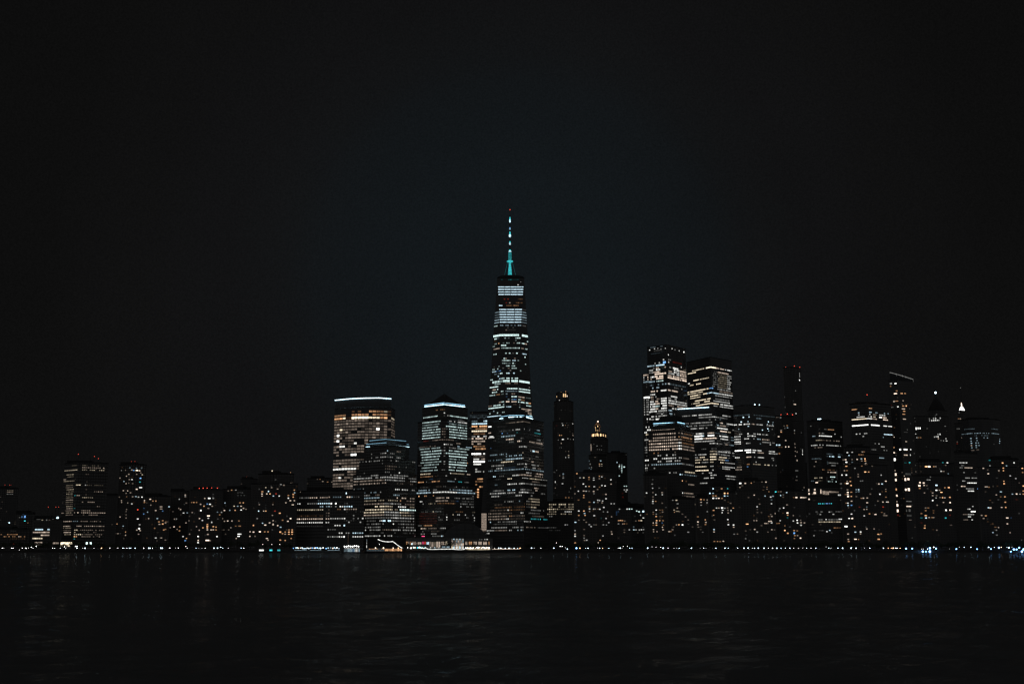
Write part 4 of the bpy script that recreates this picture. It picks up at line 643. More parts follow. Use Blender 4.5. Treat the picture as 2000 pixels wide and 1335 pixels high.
_res=[("apartment_tower","narrow apartment tower with two red beacons and dense bluish and amber windows at its top",[([(229,1504),(252,1494),(282,1502)],980,(252,907))],
 [("W","1210 443 c5,1275 467 y9 28 18,1298 470 p8,1245 467 b7,1228 463 p5,1132 468 w4,1170 465 p4,1270 447 c5,1318 447 c4,1200 503 p6,1178 520 p6,1273 503 p5,1325 508 y6,1310 490 p5,1228 552 w8,1205 552 p6,1118 538 p6,1155 570 c6,1308 540 b8,1303 575 t6,1175 590 p6,1200 585 p4,1235 590 p4,1310 627 w8 30 14,1273 642 p8 20 18,1150 655 p6,1190 657 p7,1175 680 p5,1215 675 p5,1180 712 o5,1235 712 p5,1265 710 c6,1290 715 w6,1322 715 w8,1112 715 p4,1132 748 p6,1133 765 p6,1190 770 p5,1228 778 w7,1180 830 p4,1175 850 p4,1118 900 p7,1175 880 p4,1175 910 p5,1148 985 c6,1090 965 o6,1170 1040 o7,1100 1055 p6,1170 1070 p6,1283 833 r8 14 14,1283 918 w8 22 14,1300 972 w6,1295 1008 w9 20 18,1305 1027 p6,1275 1022 p6,1290 1060 p5")],[("W",1203,382,"r5",.7),("W",1260,382,"r5",.7)]),
 ("apartment_block","mid height apartment block with a clump of warm windows beside the twin beacon tower",[([(279,1420),(300,1414),(331,1420)],1010,(300,969))],
 [("W","1335 748 p7,1330 765 o6,1355 767 p7,1400 735 p8 24 12,1425 752 o6,1452 752 o6,1405 790 p5,1330 820 b4,1330 872 b6,1375 855 c6,1450 840 p6,1500 805 p6 34 10,1500 825 p6 30 8,1580 805 c7,1515 845 b5,1385 915 p6,1465 915 c6,1515 935 o7,1480 945 o6,1545 945 o4,1485 968 p6,1515 965 o7,1440 1005 o5,1525 1020 o6,1450 1095 w7,1500 1095 p6 30 10,1540 1115 p4"),("X","55 805 c8,15 955 p5,15 1015 o5")],[]),
 ("apartment_block","plain dark apartment block with small scattered lights, next to the five beacon block",[([(330,1470),(350,1464),(368,1468)],1010,(350,960))],
 [("X","150 735 w6,200 695 p6,200 705 w5,200 715 p4,140 820 p5,150 830 p6,183 863 w7,210 770 p4,218 862 c5,100 920 p5,118 918 w5,205 955 p6,95 992 p8,145 992 o6,125 1015 p5,145 1028 o6,178 1082 w7,200 1120 b7,225 1100 o7 20 12,85 850 p3,60 1000 p4")],[]),
 ("apartment_block","brick apartment block with a line of five red beacons along its roof",[([(368,1412),(400,1404),(434,1412)],1010,(400,956))],
 [("X","388 727 p6,423 727 w9 34 16,460 727 w5,280 765 o7,305 765 o6,260 765 o5,343 782 p6,375 800 o7,405 780 b6,430 782 w8 24 16,450 800 p5,345 840 w9 20 18,415 820 p5,415 890 p9 32 16,413 912 w7,333 915 p7,360 932 w7,445 950 w7 18 22,305 990 p5,365 1000 o7,405 970 o7,405 985 o8,405 1000 o8,405 1020 p7,440 1020 p7,460 990 o7,460 1020 p7,485 995 o7,485 1020 o6,330 1023 p6,320 1082 w9 20 18,410 1062 p6,495 1082 w8 20 16,320 1118 p8 18 18,405 1118 p9 40 18,320 1138 w8 20 18,430 1120 p5,265 858 p5,235 935 p4,240 1060 p5,520 880 o5,500 855 c5,540 857 w5")],[("X",312,633,"r7",.7),("X",348,630,"r8",.7),("X",408,630,"r7",.7),("X",450,628,"r7",.7),("X",503,630,"r8",.7)]),
 ("apartment_block","wide low apartment block of dim windows, just upriver of the broad orange beacon block",[([(433,1424),(465,1418),(503,1424)],1010,(465,955))],
 [("X","632 650 o6,670 645 w5,600 658 p3,690 675 w2,710 672 w2,730 675 w2,690 700 w2,720 700 w2,750 700 w2,655 800 y7 20 14,690 800 c6,720 800 p7,742 820 p6,665 838 o7,615 838 c6,720 835 w8,565 840 p7,595 937 p8 22 14,635 937 p6,565 940 p5,570 770 c6,710 768 o6,740 768 o7,530 915 p4,695 937 o5,625 1000 p6,690 1060 w9 32 12,690 1080 w9 28 12,715 1060 w7,680 1100 p6,690 985 o5,710 985 o5,670 985 o4,560 1020 p3,605 1020 p3,575 1060 p3,765 828 p4,820 730 p6,855 730 p5,850 693 p4,820 845 p4")],[]),
 ("apartment_block","broad brick apartment block with orange roof beacons and many amber windows",[([(488,1416),(530,1406),(580,1412)],1010,(530,944)),([(504,1420),(530,1411),(574,1416)],935,(530,925))],
 [("X","950 627 y7,1010 627 p5,1090 592 w5,1060 640 p5,1182 592 p4,1118 605 p5,918 665 o7 30 12,975 662 c8 22 16,915 685 p8 20 12,960 685 p8,990 685 o8,915 705 p7 24 12,1020 705 c7,1045 685 r5,1075 705 w8,1215 650 o6,1218 675 c7,1205 690 o7,1160 700 o6,1160 725 w8 20 18,1205 715 o7,1178 748 p7,1215 748 p6,1200 787 p8 24 12,1137 768 p6,890 785 p5 22 12,1015 785 p4,883 845 c9 18 14,930 845 p7,950 845 o7,1035 845 r5,1080 865 o8 22 14,1010 885 p5,870 915 w5,1180 915 p9,1155 940 p7,1105 930 o5,920 958 c7,945 975 p8 30 14,1018 935 p6,1018 970 p7 18 24,985 955 p7,835 978 o8,1060 980 p7,1088 995 c7,895 1038 p9 28 20,940 1038 o6,970 1038 o6,1085 1040 o8 24 18,1105 1055 o6,1130 1060 p6,1130 1040 o6,1165 1020 o6,1165 1040 o8,1165 1060 o7,1195 1020 o7,1195 1040 o8,1195 1060 o7,960 1100 p8 34 12,850 1080 p4,970 1115 p6,1085 1115 o7,1130 1118 o6,1185 1100 o6,790 1038 p7,835 1040 p8 30 14,790 1080 p7")],[("X",990,470,"y7",.7),("X",1103,498,"o6",.6),("X",1180,485,"o5",.6)])]
for nm,lab,ti,pt,be in _res:
    building(nm,lab,nm.replace("_"," "),ti,mat="brick",fill=(.06,["p","o","w"],12,2),pts=pt,beacons=be,wsize=(1.9,1.25))
building("apartment_tower","dim back row block with one red roof beacon behind the broad orange beacon block","apartment tower",
 [([(468,1710),(504,1706)],980,(486,936))],mat="dark",fill=(.02,["p"],14,2),beacons=[("X",760,525,"r4",.6)])
building("office_block","nearly unlit block in the gap beside the curved amber tower, few orange specks","office block",
 [([(598,1660),(651,1654)],980,(625,934))],mat="dark",pts=[("X","1430 550 p3,1455 550 o4,1480 570 p5,1525 575 o5,1565 575 p4,1430 635 o6 50 8,1320 590 p2")])
for i,(x0,x1,y,D,lab) in enumerate([
  (205,236,968,1900,"unlit far block between dotted grid tower and twin beacon tower"),(255,375,978,1980,"long unlit far block behind the clump of warm windows"),
  (420,520,966,1940,"long unlit far block behind the block of dim windows"),(1040,1126,1002,1700,"unlit low block under the pale five row office"),
  (1176,1262,985,1980,"unlit far block behind the cool terrace office"),(1425,1590,968,1800,"long unlit far block behind the tiny window riverside block"),
  (1500,1580,905,2000,"unlit far block behind the three beacon residential block"),(1640,1750,900,2000,"unlit far block behind the white band office tower"),
  (1760,1900,905,2100,"unlit far block at the foot of the steep roofed skyscraper"),(1890,2040,905,2150,"unlit far block behind the stacked orange window block")]):
    building("far_block",lab,"office block",[([(x0,D),(x1,D-6)],1000,((x0+x1)/2,y))],mat="dark",fill=(.03,["p","w","o"],24,2),thick=30)

# ------------------------------------------------------------------ waterfront: winter garden, shops, terraces
YS=1312.0                                           # the promenade edge lies near this distance
def m(px,D): return px*D/F
root=empty("glass_hall",W(893,1073,1392)*1,"vaulted glass hall with a bright gridded entrance facing the water","glass hall")
VD=1426
cx=W(908,1050,VD).x; zt=W(908,1021,VD).z; hw=m(45,VD); mb=MB(); n=18; ring=[]
for k in range(n+1):
    a=math.pi*k/n; ring.append((cx-hw*math.cos(a), GZ+7+(zt-GZ-7)*math.sin(a)))
for j in range(5):
    y0=VD+j*9; y1=y0+9
    for (xa,za),(xb,zb) in zip(ring,ring[1:]): mb.face([(xa,y0,za),(xb,y0,zb),(xb,y1,zb),(xa,y1,za)])
mb.face([(x,VD,z) for x,z in ring]+[(cx+hw,VD,GZ),(cx-hw,VD,GZ)]); mb.build("vault",WM["glass"],root)  # no uv here, so the added facade glow lightens the whole vault
mb=MB()
for k in range(1,n,2): mb.bar((ring[k][0],VD-.4,GZ),(ring[k][0],VD-.4,ring[k][1]),.15,0,n=4)
for z in (13,18,23,28): 
    xs=[x for x,zz in ring if zz>=z]
    if xs: mb.bar((min(xs),VD-.4,z),(max(xs),VD-.4,z),.12,0,n=4)
mb.build("glazing_bars",M_METAL,root)
_a=W(881,1060,1391).x; _b=W(906.5,1060,1391).x; _t=W(893,1050.5,1391).z
mb=MB(); mb.box(((_a+_b)/2,1401,(GZ+_t)/2),(_b-_a,20,_t-GZ)); mb.build("entrance_hall",M_METAL,root)
for k in range(8):
    x0=W(882+k*3.0,1060,1390).x; x1=W(882+(k+1)*3.0-.6,1060,1390).x
    for r_,(za,zb_,codes) in enumerate(((1071,1066,"y7 w8 p6 c8".split()),(1065.3,1060,"p6 y5 p7 w6".split()),(1059.3,1054.5,"p5 w4 p6 c5".split()),(1054,1051.2,"w6 w3 c7 w4".split()))):
        a=W(890,za,1390).z; b=W(890,zb_,1390).z; mb=MB(); mb.face([(x0,1390.5,a),(x1,1390.5,a),(x1,1390.5,b),(x0,1390.5,b)]); mb.build("window",glow(codes[(k*3+r_)%4]),root)
def podium(lab,x0,x1,D,ytop,wins,extra):
    a=W(x0,1060,D).x; b=W(x1,1060,D).x; zt=W(x0,ytop,D).z
    root=empty("shopping_podium",((a+b)/2,D+12,GZ),lab,"shopping podium")
    mb=MB(); mb.box(((a+b)/2,D+12,(GZ+zt)/2),(b-a,24,zt-GZ)); mb.build("wall",WM["stone"],root)
    mb=MB(); mb.box(((a+b)/2,D+11.6,zt+.4),(b-a+1,25,.8)); mb.build("cornice",M_STONE,root)
    for xa,xb,ya,yb,code in wins:
        A=W(xa,yb,D-.3); B=W(xb,ya,D-.3); mb=MB()
        nsub=max(1,int((xb-xa)/2.5)); w=(B.x-A.x)/nsub
        for k in range(nsub): mb.face([(A.x+w*k+.12,D-.3,A.z),(A.x+w*(k+1)-.12,D-.3,A.z),(A.x+w*(k+1)-.12,D-.3,B.z),(A.x+w*k+.12,D-.3,B.z)])
        mb.build("window",glow(code),root)
    for xa,code in extra:
        P=W(xa,1068.5,D-2); mb=MB(); mb.ball((P.x,D-2,P.z),.7); mb.build("lamp",glow(code),root)
podium("shopping podium with tall amber and rosy shop windows upriver of the glass hall",793,879,1396,1050,
 [(793,796.5,1057,1063,"o6"),(796.8,799.5,1057,1062,"p5"),(800.5,804,1057,1063,"o5"),(805,812.5,1057,1063,"p5"),(813,815.5,1059,1062,"p4"),(816,823,1058,1062.5,"p6"),(824,828,1057,1062,"m6"),(828.5,832,1057,1062,"r6"),(833,838,1057.5,1062.5,"c8"),(838.5,842,1057,1067,"p4"),(842.5,847,1058,1068,"p5"),(848,851,1058,1068,"y4"),(852,856,1057,1068,"p6"),(856.5,860,1057,1068,"p6"),(862,868,1057,1063,"p6"),(869.5,874,1056.5,1063,"y7"),(863,870,1066,1069,"c5"),(872,878,1066,1069,"c6"),(803,806,1060,1063,"c9")],
 [(796,"w9"),(803,"y8"),(808,"w9"),(811,"w8"),(818,"g9"),(822,"g8"),(825,"t8"),(831,"w8"),(841,"w7"),(849,"c7"),(857,"w6")])
podium("shopping podium with a row of six amber shop windows downriver of the glass hall",905,962,1396,1051,
 [(908.5,913,1057,1063,"p5"),(915.5,922,1057,1063,"o6"),(924.5,931.5,1057,1063,"p6"),(934,941,1057,1063,"p6"),(943.5,951,1057,1063,"p6"),(953.5,956.5,1057,1063,"o5"),(936,938,1052,1053.5,"w4"),(940,942,1052,1053.5,"w4"),(946,948,1051.6,1053.5,"w6"),(950,953,1051.5,1053.5,"w7")],[])
P0=W(939.8,1029,1720); root=empty("stair_block",(W(945.5,1030,1720).x,1730,GZ),"blank pinkish lit wall slab between domed tower and glass hall","building")
a=W(939.8,1015,1720).x; b=W(950.7,1015,1720).x; zt=W(945,1001.5,1720).z
mb=MB(); mb.box(((a+b)/2,1730,(GZ+zt)/2),(b-a,20,zt-GZ)); mb.build("wall",WM["stone"],root)
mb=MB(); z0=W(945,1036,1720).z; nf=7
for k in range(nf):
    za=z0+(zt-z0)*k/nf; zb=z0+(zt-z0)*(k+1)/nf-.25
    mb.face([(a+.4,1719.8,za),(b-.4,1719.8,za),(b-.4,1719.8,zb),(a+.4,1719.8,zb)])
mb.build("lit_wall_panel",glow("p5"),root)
def terrace(lab,x0,x1,D,code,nl,y=1069):
    a=W(x0,y,D); b=W(x1,y,D); root=empty("terrace_canopy",((a.x+b.x)/2,D,GZ),lab,"terrace canopy")
    mb=MB(); mb.box(((a.x+b.x)/2,D,a.z+1.9),(b.x-a.x,7,.3)); mb.build("canopy",M_WHITE,root)
    mb=MB()
    for k in range(6):
        x=a.x+(b.x-a.x)*k/5
        for dy in (-3,3): mb.bar((x,D+dy,GZ),(x,D+dy,a.z+1.75),.09)
    mb.build("frame",M_METAL,root)
    for k in range(nl):
        x=a.x+(b.x-a.x)*(k+.5+.25*rnd.uniform(-1,1))/nl; mb=MB(); mb.ball((x,D-3.1,a.z+rnd.uniform(-.5,.5)),rnd.uniform(.5,.8)); mb.build("lamp",glow(code[k%len(code)],2),root)
terrace("white cafe canopy under a tight row of warm bulbs below the six amber shop windows",909,957,1336,["w9","y9","p8","w9"],16)
terrace("white cafe canopy with mixed green and white bulbs beside the sagging string of lights",802,832,1336,["w9","g8","y8","t8"],8)
def edge_strip(lab,pts,D,code,t):
    mb=MB(); Q=[W(x,y,D) for x,y in pts]
    for p,q in zip(Q,Q[1:]): mb.bar(p,q,t,0,n=5)
    for p in Q[::2]: mb.bar((p.x,p.y+.3,GZ-.2),(p.x,p.y+.3,p.z),.08,1,n=4)
    o=mb.build("light_rail",[glow(code,1.0),M_METAL]); tag(o,lab,"light rail"); return o
edge_strip("bright white light rail curving along the promenade edge before the glass hall",[(826,1070.3),(832,1069.5),(836,1071.6),(845,1072),(858,1071.6),(872,1071.4),(884,1071.3),(890,1072.2),(900,1072.6),(906,1072),(910,1069.8)],1318,"w8",.42)
edge_strip("warm white light rail along the promenade edge under the cafe canopy of warm bulbs",[(911,1072),(925,1072.3),(940,1072.4),(957,1072)],1318,"y8",.36)
edge_strip("thin pinkish light rail along the promenade edge below the domed tower",[(961,1071.8),(975,1071.6),(990,1071.4),(1015,1071.2)],1318,"p7",.3)

# ferry landing
def boat(lab,px0,px1,ywl,D,cabin,code,mast=True,name="ferry_boat",low=False):
    a=W(px0,ywl,D).x; b=W(px1,ywl,D).x; L=b-a; w=min(9,L*.28); cx=(a+b)/2; root=empty(name,(cx,D,0),lab,"boat")
    mb=MB(); st=[(-.5,.75,1.0),(-.3,.95,0),(.2,1,0),(.4,.7,.25),(.5,.08,.7)]; R=[]
    for t,k,rz in st: R.append([(cx+L*t,D-w/2*k,1.6+rz*.8),(cx+L*t*.96,D-w/2*k*.7,-.3),(cx+L*t*.96,D+w/2*k*.7,-.3),(cx+L*t,D+w/2*k,1.6+rz*.8)])
    for p,q in zip(R,R[1:]):
        for k in range(4): mb.face([p[k],q[k],q[(k+1)%4],p[(k+1)%4]])
    mb.face(R[0]); mb.face(R[-1][::-1]); mb.build("hull",M_HULL,root)
    mb=MB(); mb.box((cx-L*.05,D,1.9 if low else 3.0),(L*.72,w*.7,.9 if low else 2.6)); mb.box((cx+L*.12,D,2.7 if low else 5.0),(L*.12,w*.5,.8 if low else 1.5)); mb.build("cabin",M_HULL if low else M_WHITE,root)
    za,zb=(1.75,2.2) if low else (2.4,3.9)
    for k in range(cabin):
        x=cx-L*.05+L*.7*((k+.5)/cabin-.5); mb=MB(); mb.face([(x-L*.3/cabin,D-w*.35-.05,za),(x+L*.3/cabin,D-w*.35-.05,za),(x+L*.3/cabin,D-w*.35-.05,zb),(x-L*.3/cabin,D-w*.35-.05,zb)]); mb.build("window",glow(code),root)
    if mast:
        mb=MB(); mb.bar((cx+L*.1,D,5.7),(cx+L*.1,D,9.5),.12); mb.ball((cx+L*.1,D,9.6),.3,1); mb.build("mast",[M_METAL,glow("w8",3)],root)
    return root
D=1296
root=empty("ferry_terminal",(W(753,1074,1304).x,1304,0),"long floating ferry terminal glowing orange along its whole length","ferry terminal")
a=W(720,1070,D).x; b=W(785,1070,D).x
mb=MB(); mb.box(((a+b)/2,1302,.5),(b-a+6,13,1.4)); mb.build("pontoon",M_HULL,root)
mb=MB(); mb.box(((a+b)/2,1302,5.3),(b-a+2,10,.35)); mb.build("roof",M_WHITE,root)
mb=MB()
for k in range(12): mb.bar((a+(b-a)*k/11,1297.2,1.2),(a+(b-a)*k/11,1297.2,5.1),.12)
mb.build("frame",M_METAL,root)
for k in range(22):
    x0=a+(b-a)*k/22+.15; x1=a+(b-a)*(k+1)/22-.15; mb=MB(); z0=2.2+.4*rnd.random(); mb.face([(x0,1297.6,z0),(x1,1297.6,z0),(x1,1297.6,4.7),(x0,1297.6,4.7)]); mb.build("window",glow("o"+rnd.choice("6778")),root)
for px,c in ((733.5,"y9"),(749,"y9"),(768,"p8"),(778,"o9")):
    P=W(px,1069.4,1297); mb=MB(); mb.ball((P.x,1296.8,P.z),.6); mb.build("lamp",glow(c,2),root)
def chain(lab,pts,D,code,t):
    Q=[W(x,y,D) for x,y in pts]; mb=MB()
    for p,q in zip(Q,Q[1:]): mb.bar(p,q,t,0,n=6)
    mb.ball(Q[-1],t*2.1,0)
    for p in (Q[0],Q[len(Q)*2//3]): mb.bar((p.x,p.y+.8,1.2),(p.x,p.y+.8,p.z),.14,1)
    tag(mb.build("string_light",[glow(code,1.3),M_METAL]),lab,"string light")
chain("glowing white string of lights sagging from a mast down to the orange ferry terminal",[(738,1052.3),(742,1054.3),(747,1056),(753,1057),(760,1057.3),(767,1056.6),(770,1058.5),(775,1062.6),(780,1066),(784.3,1069.2)],1299,"w8",.36)
root=empty("white_tent",(W(688,1073,1304).x,1304,0),"white lit tent pavilion standing on the pier beside the orange ferry terminal","tent")
a=W(673,1070,1304).x; b=W(704,1070,1304).x; mb=MB(); n=6
for k in range(n):
    x0=a+(b-a)*k/n; x1=a+(b-a)*(k+1)/n; ap=((x0+x1)/2,1304,7.2); c4=[(x0,1299,4.8),(x1,1299,4.8),(x1,1309,4.8),(x0,1309,4.8)]
    for p,q in zip(c4,c4[1:]+c4[:1]): mb.face([p,q,ap])
mb.build("tent_roof",M_WHITE,root)
mb=MB(); mb.box(((a+b)/2,1304,.6),(b-a+3,12,1.2)); mb.build("pontoon",M_HULL,root)
for k in range(13):
    x0=a+(b-a)*k/13; x1=a+(b-a)*(k+1)/13-.3; mb=MB(); mb.face([(x0,1300,1.4),(x1,1300,1.4),(x1,1300,4.6),(x0,1300,4.6)]); mb.build("wall_panel",glow(rnd.choice(["c5","w5","c6","b5","w6","w7"]) if k>2 else "c4"),root)
for k in range(8):
    mb=MB(); mb.ball((a+(b-a)*(k+.3)/8,1298.8,W(690,1066+rnd.uniform(-.5,.5),1300).z),.75); mb.build("lamp",glow("w9",2),root)
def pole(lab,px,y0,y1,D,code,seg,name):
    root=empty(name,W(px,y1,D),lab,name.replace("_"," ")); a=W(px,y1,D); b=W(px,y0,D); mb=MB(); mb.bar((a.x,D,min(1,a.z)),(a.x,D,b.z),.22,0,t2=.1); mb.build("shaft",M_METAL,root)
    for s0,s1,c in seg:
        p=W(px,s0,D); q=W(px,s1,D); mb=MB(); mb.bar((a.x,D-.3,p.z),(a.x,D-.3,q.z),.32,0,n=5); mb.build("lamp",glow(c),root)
pole("tall flagpole washed in dim red light behind the white tent",679.7,1041,1067,1318,"p3",[(1042,1049,"p3"),(1049.5,1057,"o2"),(1058,1064,"p2")],"flagpole")  # light washing the shaft is put in as glowing sleeves
pole("navigation mast strung with white lamps between white tent and orange ferry terminal",716,1051,1075,1298,"w6",[(1052,1053,"w4"),(1054,1055.5,"c5"),(1056,1057.5,"w4"),(1058.5,1061,"w6"),(1062.5,1064,"w6"),(1064.5,1069,"w8")],"mast")
root=empty("pier",(W(615,1072,1306).x,1306,0),"long boarding pier crowded with small cold white lamps upriver of the white tent","pier")
a=W(566,1072,1306).x; b=W(668,1072,1306).x; mb=MB(); mb.box(((a+b)/2,1306,1.3),(b-a,8,.6)); mb.build("deck",M_STONE,root)
mb=MB()
for k in range(26): mb.bar((a+(b-a)*k/25,1302.3,-1),(a+(b-a)*k/25,1302.3,3.0),.18)
mb.build("piles",M_METAL,root)["kind"]="stuff"
mb=MB(); mb.bar((a,1302.2,2.7),(b,1302.2,2.7),.06); mb.bar((a,1302.2,2.1),(b,1302.2,2.1),.05); mb.build("railing",M_METAL,root)
xs=[573,578,580.5,583,587,591,594,597.5,600,604,607,610,613.5,617,620,622.5,626,631,637,641,646,650,653,655.5,658,662,590,603,615,624]
for i,x in enumerate(xs):
    P=W(x,1069.6+rnd.uniform(-.8,.9),1303); mb=MB(); mb.bar((P.x,P.y,1.6),(P.x,P.y,P.z-.3),.06,1,n=4); mb.ball((P.x,P.y,P.z),rnd.uniform(.4,.75)); mb.build("lamp",[glow(rnd.choice(["c9","c8","w9","c7","b8","p8"]) ,2),M_METAL],root)
for x0,x1 in ((576,600),(606,628),(640,664)):
    p=W(x0,1071,1304); q=W(x1,1071,1304); mb=MB(); mb.bar((p.x,1302,3.2),(q.x,1302,3.2),.3,0,n=4); mb.build("light_strip",glow("c5"),root)
boat("small excursion boat with bright windows moored upriver of the boarding pier",505,518,1077,1288,4,"w9",name="excursion_boat")
boat("small launch with one cyan lit cabin beside the excursion boat",525.5,533.5,1077,1288,2,"t9",name="launch")
boat("small dim launch nearest the boarding pier",541,549,1077,1288,2,"t7",name="launch")
boat("dark ferry boat lying low in the water before the orange ferry terminal",712,760,1079,1272,7,"c3",name="ferry_boat")

# ------------------------------------------------------------------ shore, seawall, water
def sheet(name,pts,z,mat):
    mb=MB(); mb.face([(x,y,z) for x,y in pts]); o=mb.build(name,mat,origin=Vector((0,0,0))) ; o["kind"]="structure"; return o
sheet("ground",[(-9000,1316),(9000,1316),(9000,30000),(-9000,30000)],GZ-.02,M_GROUND)
mb=MB(); mb.box((0,1314.5,.6),(9000,3,3.9)); mb.box((0,1314.2,2.75),(9000,3.6,.4))
tag(mb.build("seawall",M_STONE),"long dark stone seawall holding the promenade above the river","seawall")
mb=MB()
for z in (3.35,3.7,4.0): mb.bar((-900,1313.4,z),(900,1313.4,z),.035,n=4)
for k in range(601): mb.bar((-900+k*3,1313.4,2.95),(-900+k*3,1313.4,4.05),.04,n=4)
tag(mb.build("railing",M_METAL),"thin dark metal railing along the top of the seawall","railing")

WATER_GLOSS=.21
wm,nt,b=new_mat("dark river water"); L=nt.links.new
nt.nodes.remove(b); out=nt.nodes["Material Output"]
df=N(nt,"ShaderNodeBsdfDiffuse"); df.inputs[0].default_value=(.115,.117,.118,1); gl=N(nt,"ShaderNodeBsdfGlossy"); gl.inputs["Roughness"].default_value=.05; gl.inputs[0].default_value=(.8,.84,.86,1)
fr=N(nt,"ShaderNodeFresnel"); fr.inputs["IOR"].default_value=1.33; fm=math_node(nt,"MULTIPLY",fr.outputs[0],WATER_GLOSS)
ms=N(nt,"ShaderNodeMixShader"); L(fm,ms.inputs[0]); L(df.outputs[0],ms.inputs[1]); L(gl.outputs[0],ms.inputs[2]); L(ms.outputs[0],out.inputs["Surface"])
tc=N(nt,"ShaderNodeNewGeometry"); mp=N(nt,"ShaderNodeMapping"); mp.inputs["Scale"].default_value=(.7,1.0,1); L(tc.outputs["Position"],mp.inputs[0])
n1=N(nt,"ShaderNodeTexNoise"); n1.inputs["Scale"].default_value=2.6; n1.inputs["Detail"].default_value=5; n1.inputs["Distortion"].default_value=.6; L(mp.outputs[0],n1.inputs["Vector"])
bp=N(nt,"ShaderNodeBump"); bp.inputs["Strength"].default_value=1.0; bp.inputs["Distance"].default_value=.17; L(n1.outputs[0],bp.inputs["Height"]); L(bp.outputs[0],gl.inputs["Normal"]); L(bp.outputs[0],fr.inputs["Normal"])
from mathutils import noise as mno
ys=[6.0]
while ys[-1]<1316: ys.append(ys[-1]*1.0135+.02)
ys=[-400,-60]+ys+[2500,6000,14000,30000]
us=[-12,-3]+[-1+2*k/240 for k in range(241)]+[3,12]
waves=[]
for k in range(15):
    lam=2.2*1.17**k; ang=math.radians(rnd.gauss(-90,38)); waves.append((2*math.pi/lam*math.cos(ang),2*math.pi/lam*math.sin(ang),rnd.uniform(0,6.28),(.010*lam**.62),lam))
V=[];FF=[]
for y in ys:
    hw=.62*max(y,30)+70; step=max(.2,.0135*abs(y)); fade=1 if y<900 else max(0,(1316-y)/416)
    for u in us:
        x=u*hw; z=0
        if 0<y<1310 and abs(u)<=1:
            for kx,ky,ph,am,lam in waves:
                if lam>step*2.4: z+=am*math.sin(kx*x+ky*y+ph)
            z*=fade*(.65+.7*mno.noise(Vector((x*.02,y*.012,3))))
        V.append((x,y,z))
nu=len(us)
for j in range(len(ys)-1):
    for i in range(nu-1): FF.append((j*nu+i,j*nu+i+1,(j+1)*nu+i+1,(j+1)*nu+i))
me=bpy.data.meshes.new("river"); me.from_pydata(V,[],FF); me.materials.append(wm); me.polygons.foreach_set("use_smooth",[True]*len(FF)); me.update()
o=bpy.data.objects.new("river",me); COL.objects.link(o); o["kind"]="structure"

# ------------------------------------------------------------------ promenade lamps
def lamp_proto(code,h,r,label,group):
    root=empty("street_lamp",(0,0,0),label,"street lamp",group)
    mb=MB(); mb.lathe((0,0,0),[(.16,0),(.16,.5),(.07,.6),(.055,h-r)],8); mb.build("post",M_METAL,root)
    mb=MB(); mb.ball((0,0,h),r,0,10); mb.build("lamp_head",glow(code,4),root,origin=Vector((0,0,h)))
    return root
def copy_thing(r,loc,s=1.0):
    c=r.copy(); COL.objects.link(c); c.location=loc
    for k in ("label","category","group"): c[k]=r[k]
    for ch in [o for o in COL.objects if o.parent==r]:
        d=ch.copy(); COL.objects.link(d); d.parent=c
    c.scale=(s,s,s); return c
LAMPS={"w":("w9",.36,"white globe lamp on a slim post along the waterfront promenade"),"c":("c9",.43,"cold white globe lamp on a slim post along the waterfront promenade"),
 "b":("b9",.92,"strong blue floodlight globe on a post near the downtown end of the promenade"),"o":("o9",.38,"orange globe lamp on a slim post along the waterfront promenade"),"s":("w8",.25,"small faint white lamp on a short post along the waterfront promenade")}
spots=[]
def lamps(v,txt):
    for it in txt.split():
        h,_,y=it.partition("@"); k=h[-1] if h[-1].isalpha() else "c"; x=h.rstrip("wcbos")
        px,py=PX(v,float(x),float(y) if y else 0); spots.append((px,py if y else 1069.2,k))
lamps("W","20w 35w 108w 122w 208w 240w 265w 292w@1180 308w 338w@1175 490w 508w 562w 600w@1178 612w 703w@1172 717w@1172 717c 770s 792c 875w 945o 1023w 1092s 1102s 1145c 1162s 1182w 1205c 1218c 1258c 1338w 1385c 1398c 1420w 1497c 1512c 1580w 180s@1205 245s@1195")
lamps("X","55w 110s 135w 205s@1175 218w 300c 325s 355s 385w 467c 500c 530c@1183 550c 600s 720c 745w")
lamps("K","318s 390c 430w 465s 505c 570c 605s 660c 718c 765o 962c 1010s 1125w 1350c")
lamps("M","145c 178s@1132 228w@1177 255w@1177 295s@1195 322c@1213 440b 485o 562c 590c 718s 742c 780o 862c 985w 1010c 1035s 1050s@1175 1105s@1178 1135c 1163c")
lamps("P","208c 280s@1143 345s@1152 418w@1147 462c 540w 637s 678s 722c 920c 1068s 1120c 1160s 1268s 1320c 1468c 1522c")
lamps("R","205c 287c 343c 395s 425c 473c 550c 607w 660w 715c 770c 828c 885c 935s 998s 1053s 1103c 1160s 1225c")
lamps("T","35s 95s 155c 290w@1180 325c 355s 445c 505c 617c 680c 790s 860c 1037c 1100o@1200 1140o@1200 1165o@1200 1195c 1215c 1255o@1200")
lamps("V","130w 150w 265b@1205 345b@1205 468s@1210 490s@1210 545c@1210 575b@1200 625w@1190 655b@1205 483b@1245 525b@1245 575b@1245 828s@1210 920b@1210 960s@1185 1022c@1190 1110c@1190 1190b@1210 1340c@1185 1372b@1210 1415c@1190 1475b@1195 1505o@1190 1580c@1190 1605c@1195 1645s@1188 1670b@1215 1705b@1215 1740b@1195 1630b@1245 1775b@1245 1797b@1215")
protos={}
